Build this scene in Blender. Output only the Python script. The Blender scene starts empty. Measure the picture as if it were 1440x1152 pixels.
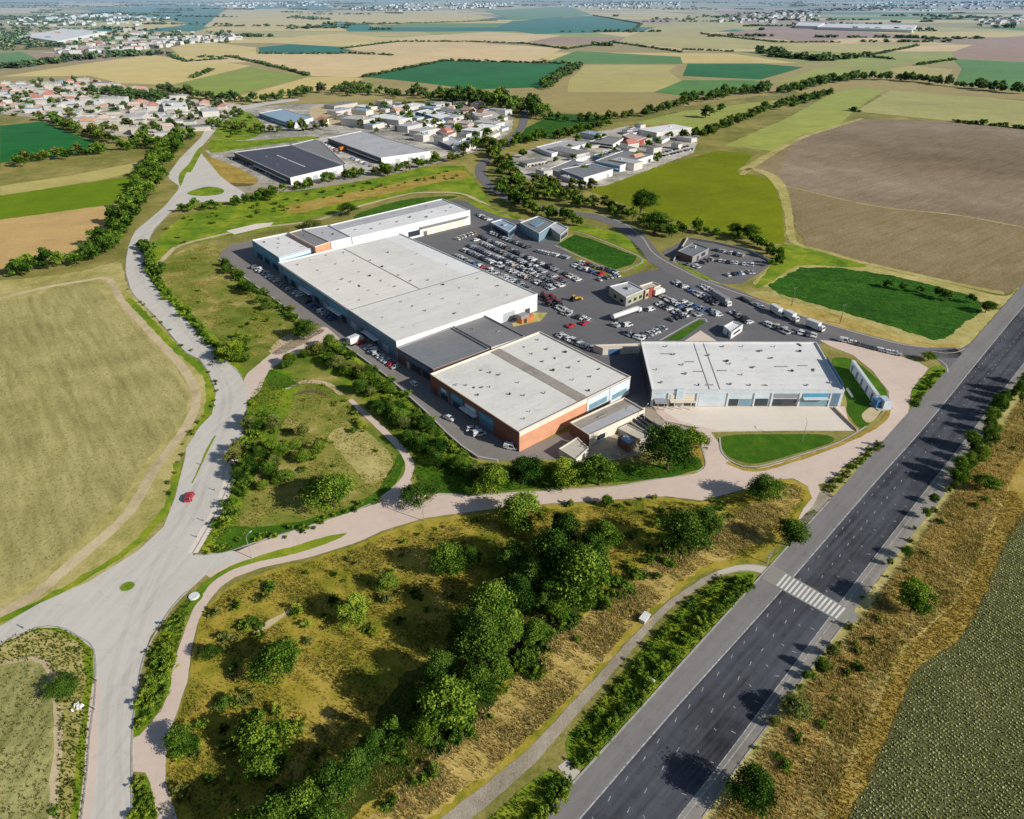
import bpy, math, random
import numpy as np
from mathutils import Vector
from mathutils.geometry import tessellate_polygon
random.seed(7); RNG = np.random.default_rng(7)
sc = bpy.context.scene
col = sc.collection
# ------------------------------------------------------------------ camera model (drone, 120 m up)
F, HZ, H = 950.0, -12.0, 120.0
PITCH = math.atan((576 - HZ) / F); SP, CP = math.sin(PITCH), math.cos(PITCH)
def P(x, y, z=0.0):
    u = (x - 720) / F; v = (576 - y) / F
    d = (u, CP + v * SP, -SP + v * CP); t = (z - H) / d[2]
    return (d[0] * t, d[1] * t)
def depth(X, Y): return Y * CP + H * SP
def m_per_px(x, y):
    X, Y = P(x, y); return depth(X, Y) / F
cam = bpy.data.cameras.new('camera'); co = bpy.data.objects.new('camera', cam); col.objects.link(co)
cam.sensor_width = 36; cam.lens = 36 * F / 1440; cam.clip_start = 1; cam.clip_end = 60000
co.location = (0, 0, H); co.rotation_euler = (math.pi / 2 - PITCH, 0, 0); sc.camera = co
# ------------------------------------------------------------------ light
SUN_AZ, SUN_EL = math.radians(-27), math.radians(27)
sd = Vector((math.cos(SUN_AZ) * math.cos(SUN_EL), math.sin(SUN_AZ) * math.cos(SUN_EL), math.sin(SUN_EL)))
sl = bpy.data.lights.new('sun', 'SUN'); sl.energy = 5.0; sl.angle = math.radians(0.5); sl.color = (1, 0.95, 0.87)
so = bpy.data.objects.new('sun', sl); col.objects.link(so); so.rotation_euler = (-sd).to_track_quat('-Z', 'Y').to_euler(); so.location = (200, -100, 200)
w = bpy.data.worlds.new('World'); sc.world = w; w.use_nodes = True
nt = w.node_tree; sky = nt.nodes.new('ShaderNodeTexSky'); sky.sky_type = 'NISHITA'; sky.sun_disc = False
sky.sun_elevation = SUN_EL; sky.sun_rotation = math.atan2(sd.x, sd.y); sky.air_density = 1.0; sky.dust_density = 0.6
nt.links.new(sky.outputs[0], nt.nodes['Background'].inputs[0]); nt.nodes['Background'].inputs[1].default_value = 0.075
sc.view_settings.view_transform = 'Standard'; sc.view_settings.look = 'None'; sc.view_settings.exposure = 0
sc.cycles.max_bounces = 5; sc.cycles.diffuse_bounces = 2; sc.cycles.transparent_max_bounces = 4
# ------------------------------------------------------------------ materials
def haze_group():  # haze painted into surface colours, growing with distance from the world origin
    g = bpy.data.node_groups.new('painted_haze', 'ShaderNodeTree')
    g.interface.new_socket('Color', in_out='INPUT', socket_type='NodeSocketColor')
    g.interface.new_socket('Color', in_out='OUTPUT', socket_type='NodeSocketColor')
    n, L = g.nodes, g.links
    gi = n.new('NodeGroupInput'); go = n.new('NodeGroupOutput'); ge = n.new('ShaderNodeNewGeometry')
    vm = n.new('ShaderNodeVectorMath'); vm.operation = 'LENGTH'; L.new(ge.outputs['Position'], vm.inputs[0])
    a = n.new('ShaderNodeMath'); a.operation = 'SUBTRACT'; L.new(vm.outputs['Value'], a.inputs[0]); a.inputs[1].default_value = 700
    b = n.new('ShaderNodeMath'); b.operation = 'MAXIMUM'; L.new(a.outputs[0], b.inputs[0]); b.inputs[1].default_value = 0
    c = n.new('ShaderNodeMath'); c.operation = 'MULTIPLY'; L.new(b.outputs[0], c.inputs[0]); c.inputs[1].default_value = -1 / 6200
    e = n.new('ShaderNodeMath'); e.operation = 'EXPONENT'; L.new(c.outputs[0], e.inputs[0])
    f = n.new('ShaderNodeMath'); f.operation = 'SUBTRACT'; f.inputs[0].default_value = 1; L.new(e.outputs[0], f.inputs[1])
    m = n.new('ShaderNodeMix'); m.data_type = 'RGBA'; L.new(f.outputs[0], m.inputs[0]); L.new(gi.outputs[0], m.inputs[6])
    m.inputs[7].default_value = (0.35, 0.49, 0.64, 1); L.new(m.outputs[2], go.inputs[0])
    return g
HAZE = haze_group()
class NB:
    def __init__(s, name):
        s.m = bpy.data.materials.new(name); s.m.use_nodes = True; s.t = s.m.node_tree; s.n = s.t.nodes
        s.bsdf = s.n['Principled BSDF']; s.bsdf.inputs['Roughness'].default_value = 0.9
        s.bsdf.inputs['Specular IOR Level'].default_value = 0.15
        s.pos = s.n.new('ShaderNodeNewGeometry').outputs['Position']
    def L(s, a, b): s.t.links.new(a, b)
    def noise(s, scale, detail=4, rough=0.6, vec=None, dist=0.0):
        n = s.n.new('ShaderNodeTexNoise'); n.inputs['Scale'].default_value = scale; n.inputs['Detail'].default_value = detail
        n.inputs['Roughness'].default_value = rough; n.inputs['Distortion'].default_value = dist
        s.L(vec or s.pos, n.inputs['Vector']); return n.outputs['Fac']
    def math(s, op, a, b=None):
        n = s.n.new('ShaderNodeMath'); n.operation = op
        for i, v in enumerate((a, b)):
            if v is None: continue
            if isinstance(v, (int, float)): n.inputs[i].default_value = v
            else: s.L(v, n.inputs[i])
        return n.outputs[0]
    def stretch(s, ang, sx, sy):
        n = s.n.new('ShaderNodeMapping'); n.inputs['Rotation'].default_value = (0, 0, -ang); n.vector_type = 'POINT'
        # rotate into the row frame, then scale along / across
        s.L(s.pos, n.inputs['Vector'])
        k = s.n.new('ShaderNodeVectorMath'); k.operation = 'MULTIPLY'; k.inputs[1].default_value = (sx, sy, 1); s.L(n.outputs[0], k.inputs[0])
        return k.outputs[0]
    def n_axis(s, ang):
        d = s.n.new('ShaderNodeVectorMath'); d.operation = 'DOT_PRODUCT'; s.L(s.pos, d.inputs[0]); d.inputs[1].default_value = (-math.sin(ang), math.cos(ang), 0); return d.outputs['Value']
    def ramp(s, fac, stops):
        n = s.n.new('ShaderNodeValToRGB'); e = n.color_ramp.elements
        while len(e) < len(stops): e.new(0.5)
        for i, (p, c) in enumerate(stops): e[i].position = p; e[i].color = (*c, 1)
        s.L(fac, n.inputs[0]); return n.outputs[0]
    def mix(s, fac, a, b, mode='MIX'):
        n = s.n.new('ShaderNodeMix'); n.data_type = 'RGBA'; n.blend_type = mode
        for i, v in ((0, fac), (6, a), (7, b)):
            if isinstance(v, (int, float)): n.inputs[i].default_value = v
            elif isinstance(v, tuple): n.inputs[i].default_value = (*v, 1)
            else: s.L(v, n.inputs[i])
        return n.outputs[2]
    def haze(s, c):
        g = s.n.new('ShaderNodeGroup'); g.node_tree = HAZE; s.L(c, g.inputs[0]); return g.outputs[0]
    def bump(s, h, strength, dist):
        b = s.n.new('ShaderNodeBump'); b.inputs['Strength'].default_value = strength; b.inputs['Distance'].default_value = dist
        s.L(h, b.inputs['Height']); s.L(b.outputs[0], s.bsdf.inputs['Normal'])
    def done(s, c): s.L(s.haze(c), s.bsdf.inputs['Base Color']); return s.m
MATS = {}; GAIN = 1.62
def ground_mat(name, stops, s=(0.015, 0.12, 1.4), w=(0.4, 0.3, 0.3), rows=None, bump=0.5, bd=0.25, contrast=1.0):
    """natural ground: three octaves of colour patches, optional crop rows (angle, spacing, weight)"""
    b = NB(name); acc = None
    for sc_, w_ in zip(s, w):
        t = b.math('MULTIPLY', b.noise(sc_, 5, 0.65, dist=0.4), w_); acc = t if acc is None else b.math('ADD', acc, t)
    acc = b.math('ADD', b.math('MULTIPLY', b.math('SUBTRACT', acc, 0.5 * sum(w)), 2.6 * contrast), 0.5)
    if rows:
        ang, sp, rw = rows
        v = b.stretch(ang, 0.05, 1 / sp); r = b.noise(1.0, 3, 0.6, vec=v)
        acc = b.math('ADD', acc, b.math('MULTIPLY', b.math('SUBTRACT', r, 0.5), rw * 1.7))
        tl = b.math('SINE', b.math('MULTIPLY', b.n_axis(ang), 6.2832 / (sp * 6))); acc = b.math('SUBTRACT', acc, b.math('MULTIPLY', b.math('GREATER_THAN', tl, .93), .10 * min(1, rw * 2)))
    lum = lambda c: .3 * c[0] + .6 * c[1] + .1 * c[2]
    stops = [(p, tuple(max(.004, min(.88, GAIN * (lum(c) + 1.12 * (x - lum(c))) * (1.02, 1.0, .95)[i])) for i, x in enumerate(c))) for p, c in stops]
    c = b.ramp(acc, stops)
    if bump: b.bump(b.noise(s[2] * 0.8, 4, 0.7), bump, bd)
    MATS[name] = b.done(c); return MATS[name]
def G3(a, k=0.35, hue=(1, 1, 1)):
    """three stops around a base colour"""
    lo = tuple(x * (1 - k) for x in a); hi = tuple(min(0.9, x * (1 + k) * h) for x, h in zip(a, hue))
    return [(0.15, lo), (0.5, a), (0.85, hi)]
def paint(name, c, rough=0.5, spec=0.3, var=0.12, scale=0.35, metal=0.0):
    b = NB(name); b.bsdf.inputs['Roughness'].default_value = rough; b.bsdf.inputs['Specular IOR Level'].default_value = spec
    b.bsdf.inputs['Metallic'].default_value = metal
    n = b.noise(scale, 5, 0.7); MATS[name] = b.done(b.ramp(n, [(0.25, tuple(x * (1 - var * 1.6) for x in c)), (0.6, c), (0.8, tuple(min(0.95, x * (1 + var)) for x in c))])); return MATS[name]
def roofmat(name, c, stain, seam_ang=None, seam=1.2, amt=0.5):
    b = NB(name); b.bsdf.inputs['Roughness'].default_value = 0.6
    n = b.noise(0.07, 6, 0.7, dist=0.6); n2 = b.noise(0.9, 4, 0.7)
    f = b.math('ADD', b.math('MULTIPLY', n, 0.7), b.math('MULTIPLY', n2, 0.3))
    cc = b.ramp(f, [(0.28, stain), (0.5, c), (0.75, tuple(min(.9, x * 1.06) for x in c))])
    if seam_ang is not None:
        v = b.stretch(seam_ang, 0.02, 1 / seam); st = b.noise(1.0, 2, 0.5, vec=v)
        cc = b.mix(b.math('MULTIPLY', b.ramp(st, [(0.35, (1, 1, 1)), (0.55, (0, 0, 0))]), amt), cc, stain)
    dt = b.ramp(b.noise(.22, 7, .75, dist=1.2), [(.54, (0, 0, 0)), (.74, (1, 1, 1))]); cc = b.mix(b.math('MULTIPLY', dt, .45), cc, tuple(x * .62 for x in stain))
    sp_ = b.ramp(b.noise(1.6, 5, .8), [(.66, (0, 0, 0)), (.72, (1, 1, 1))]); cc = b.mix(b.math('MULTIPLY', sp_, .35), cc, tuple(x * .5 for x in stain))
    b.bump(n2, 0.12, 0.1)
    MATS[name] = b.done(cc); return MATS[name]
def leafmat(name, dark, mid, light, trans=0.14):
    b = NB(name); at = b.n.new('ShaderNodeAttribute'); at.attribute_name = 'tone'
    oi = b.n.new('ShaderNodeObjectInfo')
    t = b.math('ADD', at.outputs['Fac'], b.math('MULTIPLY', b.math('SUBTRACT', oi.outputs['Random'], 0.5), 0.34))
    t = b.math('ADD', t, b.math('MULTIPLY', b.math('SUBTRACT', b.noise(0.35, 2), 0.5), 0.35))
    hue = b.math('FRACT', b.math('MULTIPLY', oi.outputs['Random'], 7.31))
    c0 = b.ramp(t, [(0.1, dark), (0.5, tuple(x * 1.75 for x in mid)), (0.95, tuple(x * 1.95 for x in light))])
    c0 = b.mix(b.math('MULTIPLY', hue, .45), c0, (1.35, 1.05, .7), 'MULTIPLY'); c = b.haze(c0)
    d = b.n.new('ShaderNodeBsdfDiffuse'); tr = b.n.new('ShaderNodeBsdfTranslucent'); mx = b.n.new('ShaderNodeMixShader')
    b.L(c, d.inputs[0]); b.L(b.mix(1.0, c, (1.1, 1.2, 0.5), 'MULTIPLY'), tr.inputs[0]); mx.inputs[0].default_value = trans
    b.L(d.outputs[0], mx.inputs[1]); b.L(tr.outputs[0], mx.inputs[2])
    b.L(mx.outputs[0], b.n['Material Output'].inputs['Surface']); MATS[name] = b.m; return b.m
M = MATS
# natural ground
ground_mat('scrub', [(0.1, (.05, .065, .018)), (.4, (.13, .13, .04)), (.65, (.22, .19, .075)), (.9, (.33, .27, .13))], s=(.012, .08, .9))
ground_mat('meadow', [(0.08, (.035, .055, .010)), (.3, (.125, .135, .023)), (.5, (.23, .19, .042)), (.72, (.31, .24, .07)), (.95, (.36, .28, .12))], s=(.045, .16, 1.1), w=(.5, .3, .2), bump=.35, bd=.2)
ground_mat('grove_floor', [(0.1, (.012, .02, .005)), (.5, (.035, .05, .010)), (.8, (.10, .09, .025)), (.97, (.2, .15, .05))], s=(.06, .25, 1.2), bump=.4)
ground_mat('lot_grass', [(0.08, (.04, .075, .012)), (.36, (.10, .13, .026)), (.6, (.19, .18, .055)), (.78, (.31, .245, .115)), (.97, (.42, .34, .2))], s=(.04, .16, 1.1), w=(.55, .28, .17), bump=.35, bd=.2)
ground_mat('crop_pale', [(0.1, (.12, .125, .045)), (.5, (.20, .20, .085)), (.9, (.31, .29, .14))], s=(.05, .3, 1.6), rows=(math.radians(95), 2.2, .7), bump=.5)
ground_mat('straw', [(0.1, (.10, .085, .025)), (.35, (.24, .19, .065)), (.65, (.36, .28, .115)), (.95, (.48, .39, .2))], s=(.06, .25, 1.3), bump=.45, bd=.25)
ground_mat('dirt_grass', [(0.1, (.09, .11, .03)), (.4, (.24, .22, .085)), (.7, (.36, .31, .15)), (.95, (.46, .39, .23))], s=(.04, .2, 1.3), bump=.35)
ground_mat('lawn', [(0.1, (.016, .045, .006)), (.5, (.035, .085, .010)), (.9, (.08, .14, .02))], s=(.06, .3, 2.0), bump=.5, bd=.15)
ground_mat('verge', [(0.1, (.04, .08, .012)), (.4, (.09, .15, .02)), (.7, (.19, .22, .035)), (.95, (.33, .29, .09))], s=(.05, .25, 1.6), w=(.5, .3, .2), bump=.35)
ground_mat('gold', [(0.1, (.12, .09, .022)), (.5, (.25, .185, .055)), (.9, (.37, .29, .12))], s=(.06, .3, 2.2), bump=.5)
ground_mat('dirt', [(0.1, (.22, .18, .11)), (.5, (.36, .30, .20)), (.9, (.46, .39, .27))], s=(.05, .3, 2.2), bump=.4)
ground_mat('gravel', [(0.1, (.15, .13, .10)), (.5, (.25, .22, .18)), (.9, (.34, .31, .26))], s=(.08, .4, 3), bump=.4)
ground_mat('soil', [(0.1, (.05, .04, .025)), (.5, (.09, .07, .045)), (.9, (.14, .11, .07))], s=(.05, .3, 2.0))
# crops
ground_mat('crop_olive', [(0.1, (.165, .15, .065)), (.5, (.265, .24, .11)), (.9, (.36, .32, .165))], s=(.012, .07, 1.1), w=(.45, .25, .3), rows=(math.radians(-52), 2.6, .6), bump=.5, bd=.3)
ground_mat('crop_sage', [(0.1, (.035, .04, .017)), (.5, (.07, .075, .033)), (.9, (.105, .108, .05))], s=(.03, .2, 2), bump=.5)
ground_mat('f_brown', [(0.05, (.085, .068, .036)), (.4, (.15, .118, .064)), (.7, (.205, .162, .10)), (.95, (.28, .22, .16))], s=(.006, .05, .6), w=(.5, .2, .3), rows=(math.radians(38), 3, .3), bump=.7, bd=.4)
ground_mat('f_yellowgreen', G3((.115, .138, .008), .25), s=(.008, .04, .4), rows=(math.radians(30), 6, .25))
ground_mat('f_brightgreen', G3((.10, .15, .016), .25), s=(.008, .05, .4), rows=(math.radians(15), 5, .25))
ground_mat('f_green', [(0.1, (.008, .028, .004)), (.4, (.018, .058, .007)), (.7, (.032, .092, .012)), (.95, (.07, .15, .03))], s=(.02, .12, .5), w=(.3, .3, .4), rows=(math.radians(-20), 2.5, .4), bump=1.0, bd=.6)
ground_mat('f_darkgreen', G3((.015, .095, .024), .3), s=(.006, .03, .3), rows=(math.radians(10), 9, .35), bump=.3)
ground_mat('f_teal', G3((.006, .10, .07), .25), s=(.003, .012, .1), rows=(math.radians(12), 22, .3), bump=.2)
ground_mat('f_midgreen', G3((.075, .155, .045), .25), s=(.004, .02, .2), rows=(math.radians(5), 14, .3), bump=.2)
ground_mat('f_lightgreen', G3((.175, .215, .05), .22), s=(.006, .03, .3), rows=(math.radians(20), 9, .25), bump=.2)
ground_mat('f_olive', G3((.22, .24, .075), .22), s=(.006, .04, .4), rows=(math.radians(32), 7, .3), bump=.3)
ground_mat('f_tan', G3((.42, .34, .15), .16), s=(.004, .02, .2), rows=(math.radians(18), 12, .25), bump=.2)
ground_mat('f_paletan', G3((.45, .35, .20), .16), s=(.004, .02, .2), rows=(math.radians(8), 15, .25), bump=.2)
ground_mat('f_paleolive', G3((.27, .26, .115), .2), s=(.004, .02, .2), rows=(math.radians(10), 12, .3), bump=.2)
ground_mat('f_mauve', [(0.05, (.085, .068, .045)), (.4, (.15, .118, .082)), (.7, (.21, .168, .128)), (.95, (.28, .23, .19))], s=(.006, .05, .6), w=(.5, .2, .3), rows=(math.radians(38), 3, .3), bump=.7, bd=.4)
ground_mat('f_yellowtan', G3((.31, .275, .115), .18), s=(.004, .02, .2), rows=(math.radians(3), 12, .25), bump=.2)
ground_mat('f_oliveb', G3((.24, .20, .09), .2), s=(.004, .03, .3), rows=(math.radians(12), 10, .25), bump=.2)
ground_mat('f_purple', G3((.25, .17, .13), .2), s=(.004, .03, .3), rows=(math.radians(14), 12, .3), bump=.2)
ground_mat('f_stubble', G3((.36, .255, .125), .2), s=(.01, .05, .6), rows=(math.radians(20), 6, .3), bump=.3)
ground_mat('town_ground', [(0.1, (.16, .14, .11)), (.45, (.32, .28, .23)), (.7, (.44, .40, .35)), (.95, (.12, .15, .06))], s=(.015, .06, .4), bump=.2)
ground_mat('yard_ground', [(0.1, (.10, .12, .06)), (.3, (.17, .165, .15)), (.55, (.30, .28, .255)), (.85, (.46, .43, .38))], s=(.02, .07, .5), contrast=1.5, bump=.2)
def roadmat(name, c, k=.2, ang=0.0, streak=.35, patch=.5):
    b = NB(name); b.bsdf.inputs['Roughness'].default_value = 0.85
    n = b.noise(.05, 5, .65, dist=.5); n2 = b.noise(.5, 5, .7); n3 = b.noise(5, 3, .6)
    st = b.noise(1.0, 4, .6, vec=b.stretch(ang, .02, .55))
    f = b.math('ADD', b.math('MULTIPLY', b.math('SUBTRACT', n, .5), patch), b.math('MULTIPLY', b.math('SUBTRACT', n2, .5), .35))
    f = b.math('ADD', f, b.math('MULTIPLY', b.math('SUBTRACT', n3, .5), .25))
    f = b.math('ADD', b.math('ADD', f, b.math('MULTIPLY', b.math('SUBTRACT', st, .5), streak)), .5)
    c2 = b.ramp(f, [(.2, tuple(x * (1 - k * 1.4) for x in c)), (.5, c), (.8, tuple(min(.9, x * (1 + k)) for x in c))])
    cr = b.n.new('ShaderNodeTexVoronoi'); cr.feature = 'DISTANCE_TO_EDGE'; cr.inputs['Scale'].default_value = .11; b.L(b.pos, cr.inputs['Vector'])
    wob = b.math('ADD', cr.outputs['Distance'], b.math('MULTIPLY', b.math('SUBTRACT', n2, .5), .05)); crack = b.math('MULTIPLY', b.math('LESS_THAN', wob, .006), .16)
    c2 = b.mix(crack, c2, tuple(x * .6 for x in c))
    b.bump(n3, .15, .03); MATS[name] = b.done(c2); return MATS[name]
HWA = math.radians(44)
roadmat('concrete_road', (.64, .60, .53), .11, math.radians(78), .8, .6)
roadmat('pink_road', (.72, .575, .475), .14, math.radians(20), .25)
roadmat('forecourt', (.74, .62, .51), .10, 0, .3)
roadmat('apron', (.80, .71, .60), .08, 0, .3)
roadmat('asphalt', (.165, .162, .168), .25, math.radians(-40), .2)
roadmat('asphalt_drive', (.26, .235, .215), .2, math.radians(-50), .2)
roadmat('asphalt_road', (.19, .18, .178), .22, math.radians(-30), .3)
roadmat('highway_dark', (.080, .084, .098), .5, HWA, 1.0, .9)
roadmat('highway_lane', (.25, .235, .225), .24, HWA, .5)
roadmat('highway_shoulder', (.30, .275, .24), .35, HWA, .6, .9)
roadmat('pale_concrete', (.60, .55, .45), .12, .4, .2)
roadmat('slab', (.31, .29, .25), .2, .4, .3)
roadmat('worn_road', (.60, .56, .495), .14, math.radians(78), .9, .7)
paint('marking', (.58, .58, .56), .8, .1, .5, 1.2); paint('kerb', (.46, .44, .39), .9, .1, .25, .8)
# buildings
roofmat('roof_white', (.85, .81, .74), (.72, .67, .60), math.radians(41), 2.2, .35)
roofmat('roof_brightwhite', (.86, .85, .83), (.70, .69, .67), math.radians(41), 2.2, .3)
roofmat('roof_front', (.81, .78, .715), (.66, .63, .57), math.radians(41), 2.2, .3)
roofmat('roof_pale', (.83, .815, .78), (.68, .665, .64), 0, 2.5, .3)
roofmat('roof_grey', (.235, .25, .265), (.18, .19, .20), math.radians(41), 2.0, .3)
roofmat('roof_midgrey', (.27, .265, .265), (.20, .2, .2), math.radians(41), 1.5, .3)
roofmat('roof_lightgrey', (.52, .515, .53), (.38, .38, .39), math.radians(40), 2.5, .4)
roofmat('roof_dark', (.10, .105, .135), (.07, .075, .10), math.radians(-45), 2.5, .4)
roofmat('roof_beige', (.46, .34, .28), (.27, .25, .2), math.radians(41), 2, .3)
roofmat('roof_brown', (.40, .36, .31), (.24, .21, .18), math.radians(41), 1, .3)
roofmat('roof_house', (.56, .54, .51), (.38, .37, .35), None)
roofmat('roof_blue', (.33, .45, .56), (.24, .33, .42), math.radians(-35), 2, .5)
roofmat('roof_red', (.50, .20, .15), (.36, .14, .10), None)
roofmat('roof_orange', (.58, .34, .24), (.42, .24, .17), None)
roofmat('roof_pink', (.60, .46, .40), (.46, .34, .29), None)
roofmat('roof_tan', (.60, .54, .45), (.33, .28, .22), None)
for n_, c_ in dict(wall_white=(.82, .81, .78), wall_paleblue=(.62, .70, .76), wall_teal=(.10, .28, .42), wall_tealgrey=(.14, .22, .30), wall_orange=(.66, .33, .20), wall_brick=(.24, .085, .06),
                   wall_cream=(.74, .69, .58), wall_grey=(.30, .30, .31), wall_dark=(.07, .07, .085), house_white=(.60, .58, .54), house_cream=(.52, .48, .41), wall_olive=(.40, .39, .27), wall_peach=(.62, .43, .29), wall_red=(.36, .08, .06),
                   wall_blue=(.06, .17, .36), wall_purple=(.13, .11, .18), wall_brown=(.17, .09, .07), trim=(.70, .71, .71), trim_cream=(.78, .68, .54), metal=(.34, .35, .36), darkmetal=(.05, .05, .055), vent=(.30, .30, .285),
                   sign_teal=(.10, .34, .50), sign_orange=(.55, .19, .06), stone=(.52, .49, .43), yellow=(.62, .36, .03), tyre=(.02, .02, .02), bark=(.10, .075, .05), post=(.16, .15, .14), shutter=(.42, .46, .48)).items():
    paint(n_, c_)
paint('glass', (.03, .05, .065), .12, .6, .2); paint('skyglass', (.20, .33, .40), .15, .6, .15)
for n_, c_ in dict(car_white=(.72, .72, .71), car_silver=(.42, .43, .45), car_black=(.025, .025, .03), car_grey=(.14, .145, .16), car_red=(.50, .02, .035), car_blue=(.05, .11, .28), car_beige=(.46, .40, .30), car_orange=(.6, .2, .03), car_maroon=(.22, .03, .05)).items():
    paint(n_, c_, .25, .6, .04)
# foliage
leafmat('leaf_deep', (.005, .014, .003), (.021, .056, .008), (.068, .120, .018))
leafmat('leaf_mid', (.008, .021, .004), (.038, .086, .009), (.125, .185, .024))
leafmat('leaf_bright', (.012, .03, .004), (.062, .118, .010), (.19, .24, .03))
leafmat('leaf_olive', (.012, .020, .006), (.052, .075, .017), (.145, .16, .045))
leafmat('grass_gold', (.08, .062, .012), (.175, .132, .034), (.26, .205, .075), .3)
leafmat('grass_green', (.03, .05, .008), (.065, .095, .012), (.14, .16, .03), .25)
leafmat('grass_straw', (.13, .10, .035), (.26, .20, .078), (.38, .31, .165), .3)
leafmat('crop_leaf', (.09, .095, .04), (.19, .195, .09), (.30, .30, .165), .25)
leafmat('soy_leaf', (.09, .08, .03), (.165, .15, .062), (.23, .21, .095), .3)
# ------------------------------------------------------------------ object helpers
def tag(o, label=None, cat=None, group=None, kind=None):
    for k, v in (('label', label), ('category', cat), ('group', group), ('kind', kind)):
        if v: o[k] = v
    return o
def make_mesh(name, V, Fc, mats, mi=None, smooth=False):
    me = bpy.data.meshes.new(name); me.from_pydata([tuple(v) for v in V], [], [tuple(f) for f in Fc])
    for m in mats: me.materials.append(M[m] if isinstance(m, str) else m)
    if mi is not None: me.polygons.foreach_set('material_index', np.asarray(mi, dtype=np.int32))
    if smooth: me.polygons.foreach_set('use_smooth', np.ones(len(me.polygons), dtype=bool))
    me.update(); return me
def link(name, me, parent=None, loc=None):
    o = bpy.data.objects.new(name, me); col.objects.link(o)
    if parent is not None: o.parent = parent
    if loc is not None: o.location = loc
    return o
def obj(name, V, Fc, mat, parent=None, mi=None, smooth=False, loc=None):
    return link(name, make_mesh(name, V, Fc, mat if isinstance(mat, (list, tuple)) else [mat], mi, smooth), parent, loc)
def empty(name, loc, rz=0.0):
    o = bpy.data.objects.new(name, None); col.objects.link(o); o.location = loc; o.rotation_euler = (0, 0, rz); o.empty_display_size = .5; return o
class MB:
    def __init__(s): s.V = []; s.F = []; s.mi = []
    def add(s, V, Fc, mi=0):
        k = len(s.V); s.V += [tuple(v) for v in V]; s.F += [tuple(i + k for i in f) for f in Fc]; s.mi += [mi] * len(Fc); return s
    def box(s, c, d, rz=0.0, mi=0, taper=1.0):
        ca, sa = math.cos(rz), math.sin(rz); V = []
        for z, t in ((-.5, 1), (.5, taper)):
            for x, y in ((-.5, -.5), (.5, -.5), (.5, .5), (-.5, .5)):
                X, Y = x * d[0] * t, y * d[1] * t; V.append((c[0] + X * ca - Y * sa, c[1] + X * sa + Y * ca, c[2] + z * d[2]))
        return s.add(V, [(3, 2, 1, 0), (4, 5, 6, 7), (0, 1, 5, 4), (1, 2, 6, 5), (2, 3, 7, 6), (3, 0, 4, 7)], mi)
    def tube(s, pts, rad, n=8, mi=0, cap=True):
        pts = [Vector(p) for p in pts]; V = []
        for i, p in enumerate(pts):
            d = (pts[min(i + 1, len(pts) - 1)] - pts[max(i - 1, 0)]).normalized()
            a = d.cross(Vector((.13, .31, 1)) if abs(d.z) < .9 else Vector((1, .2, 0))).normalized(); b = d.cross(a)
            for k in range(n):
                t = 2 * math.pi * k / n; V.append(p + (a * math.cos(t) + b * math.sin(t)) * rad[i])
        Fc = [(i * n + k, i * n + (k + 1) % n, (i + 1) * n + (k + 1) % n, (i + 1) * n + k) for i in range(len(pts) - 1) for k in range(n)]
        if cap: Fc += [tuple(range((len(pts) - 1) * n, len(pts) * n)), tuple(reversed(range(n)))]
        return s.add(V, Fc, mi)
    def loft(s, rings, mi=0, caps=True):
        n = len(rings[0]); V = [p for r in rings for p in r]
        Fc = [(i * n + k, i * n + (k + 1) % n, (i + 1) * n + (k + 1) % n, (i + 1) * n + k) for i in range(len(rings) - 1) for k in range(n)]
        if caps: Fc += [tuple(range((len(rings) - 1) * n, len(rings) * n)), tuple(reversed(range(n)))]
        return s.add(V, Fc, mi)
    def build(s, name, mats, parent=None, smooth=False, loc=None):
        return obj(name, s.V, s.F, mats, parent, s.mi, smooth, loc)
# ------------------------------------------------------------------ ground sheets
def catmull(pts, closed, step):
    n = len(pts); out = []
    for i in range(n if closed else n - 1):
        p = [Vector(pts[(i + k) % n] if closed else pts[min(max(i + k, 0), n - 1)]) for k in (-1, 0, 1, 2)]
        m = max(1, int((p[2] - p[1]).length / step))
        for j in range(m):
            t = j / m; out.append(.5 * ((2 * p[1]) + (p[2] - p[0]) * t + (2 * p[0] - 5 * p[1] + 4 * p[2] - p[3]) * t * t + (3 * p[1] - p[0] - 3 * p[2] + p[3]) * t ** 3))
    if not closed: out.append(Vector(pts[-1]))
    return out
def densify(pts, step, closed=True):
    out = []; n = len(pts)
    for i in range(n if closed else n - 1):
        a, b = Vector(pts[i]), Vector(pts[(i + 1) % n]); m = max(1, int((b - a).length / step))
        out += [a.lerp(b, j / m) for j in range(m)]
    if not closed: out.append(Vector(pts[-1]))
    return out
def W(px, z=0.0): return [P(x, y, z) for x, y in px]
SHEETS = 0
def zl(lv, y): return lv * (0.005 + 0.00003 * y)      # every level is one very slightly tilted plane, so the order never flips
def zlev(lv, pts): return zl(lv, sum(p[1] for p in pts) / len(pts))
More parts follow.
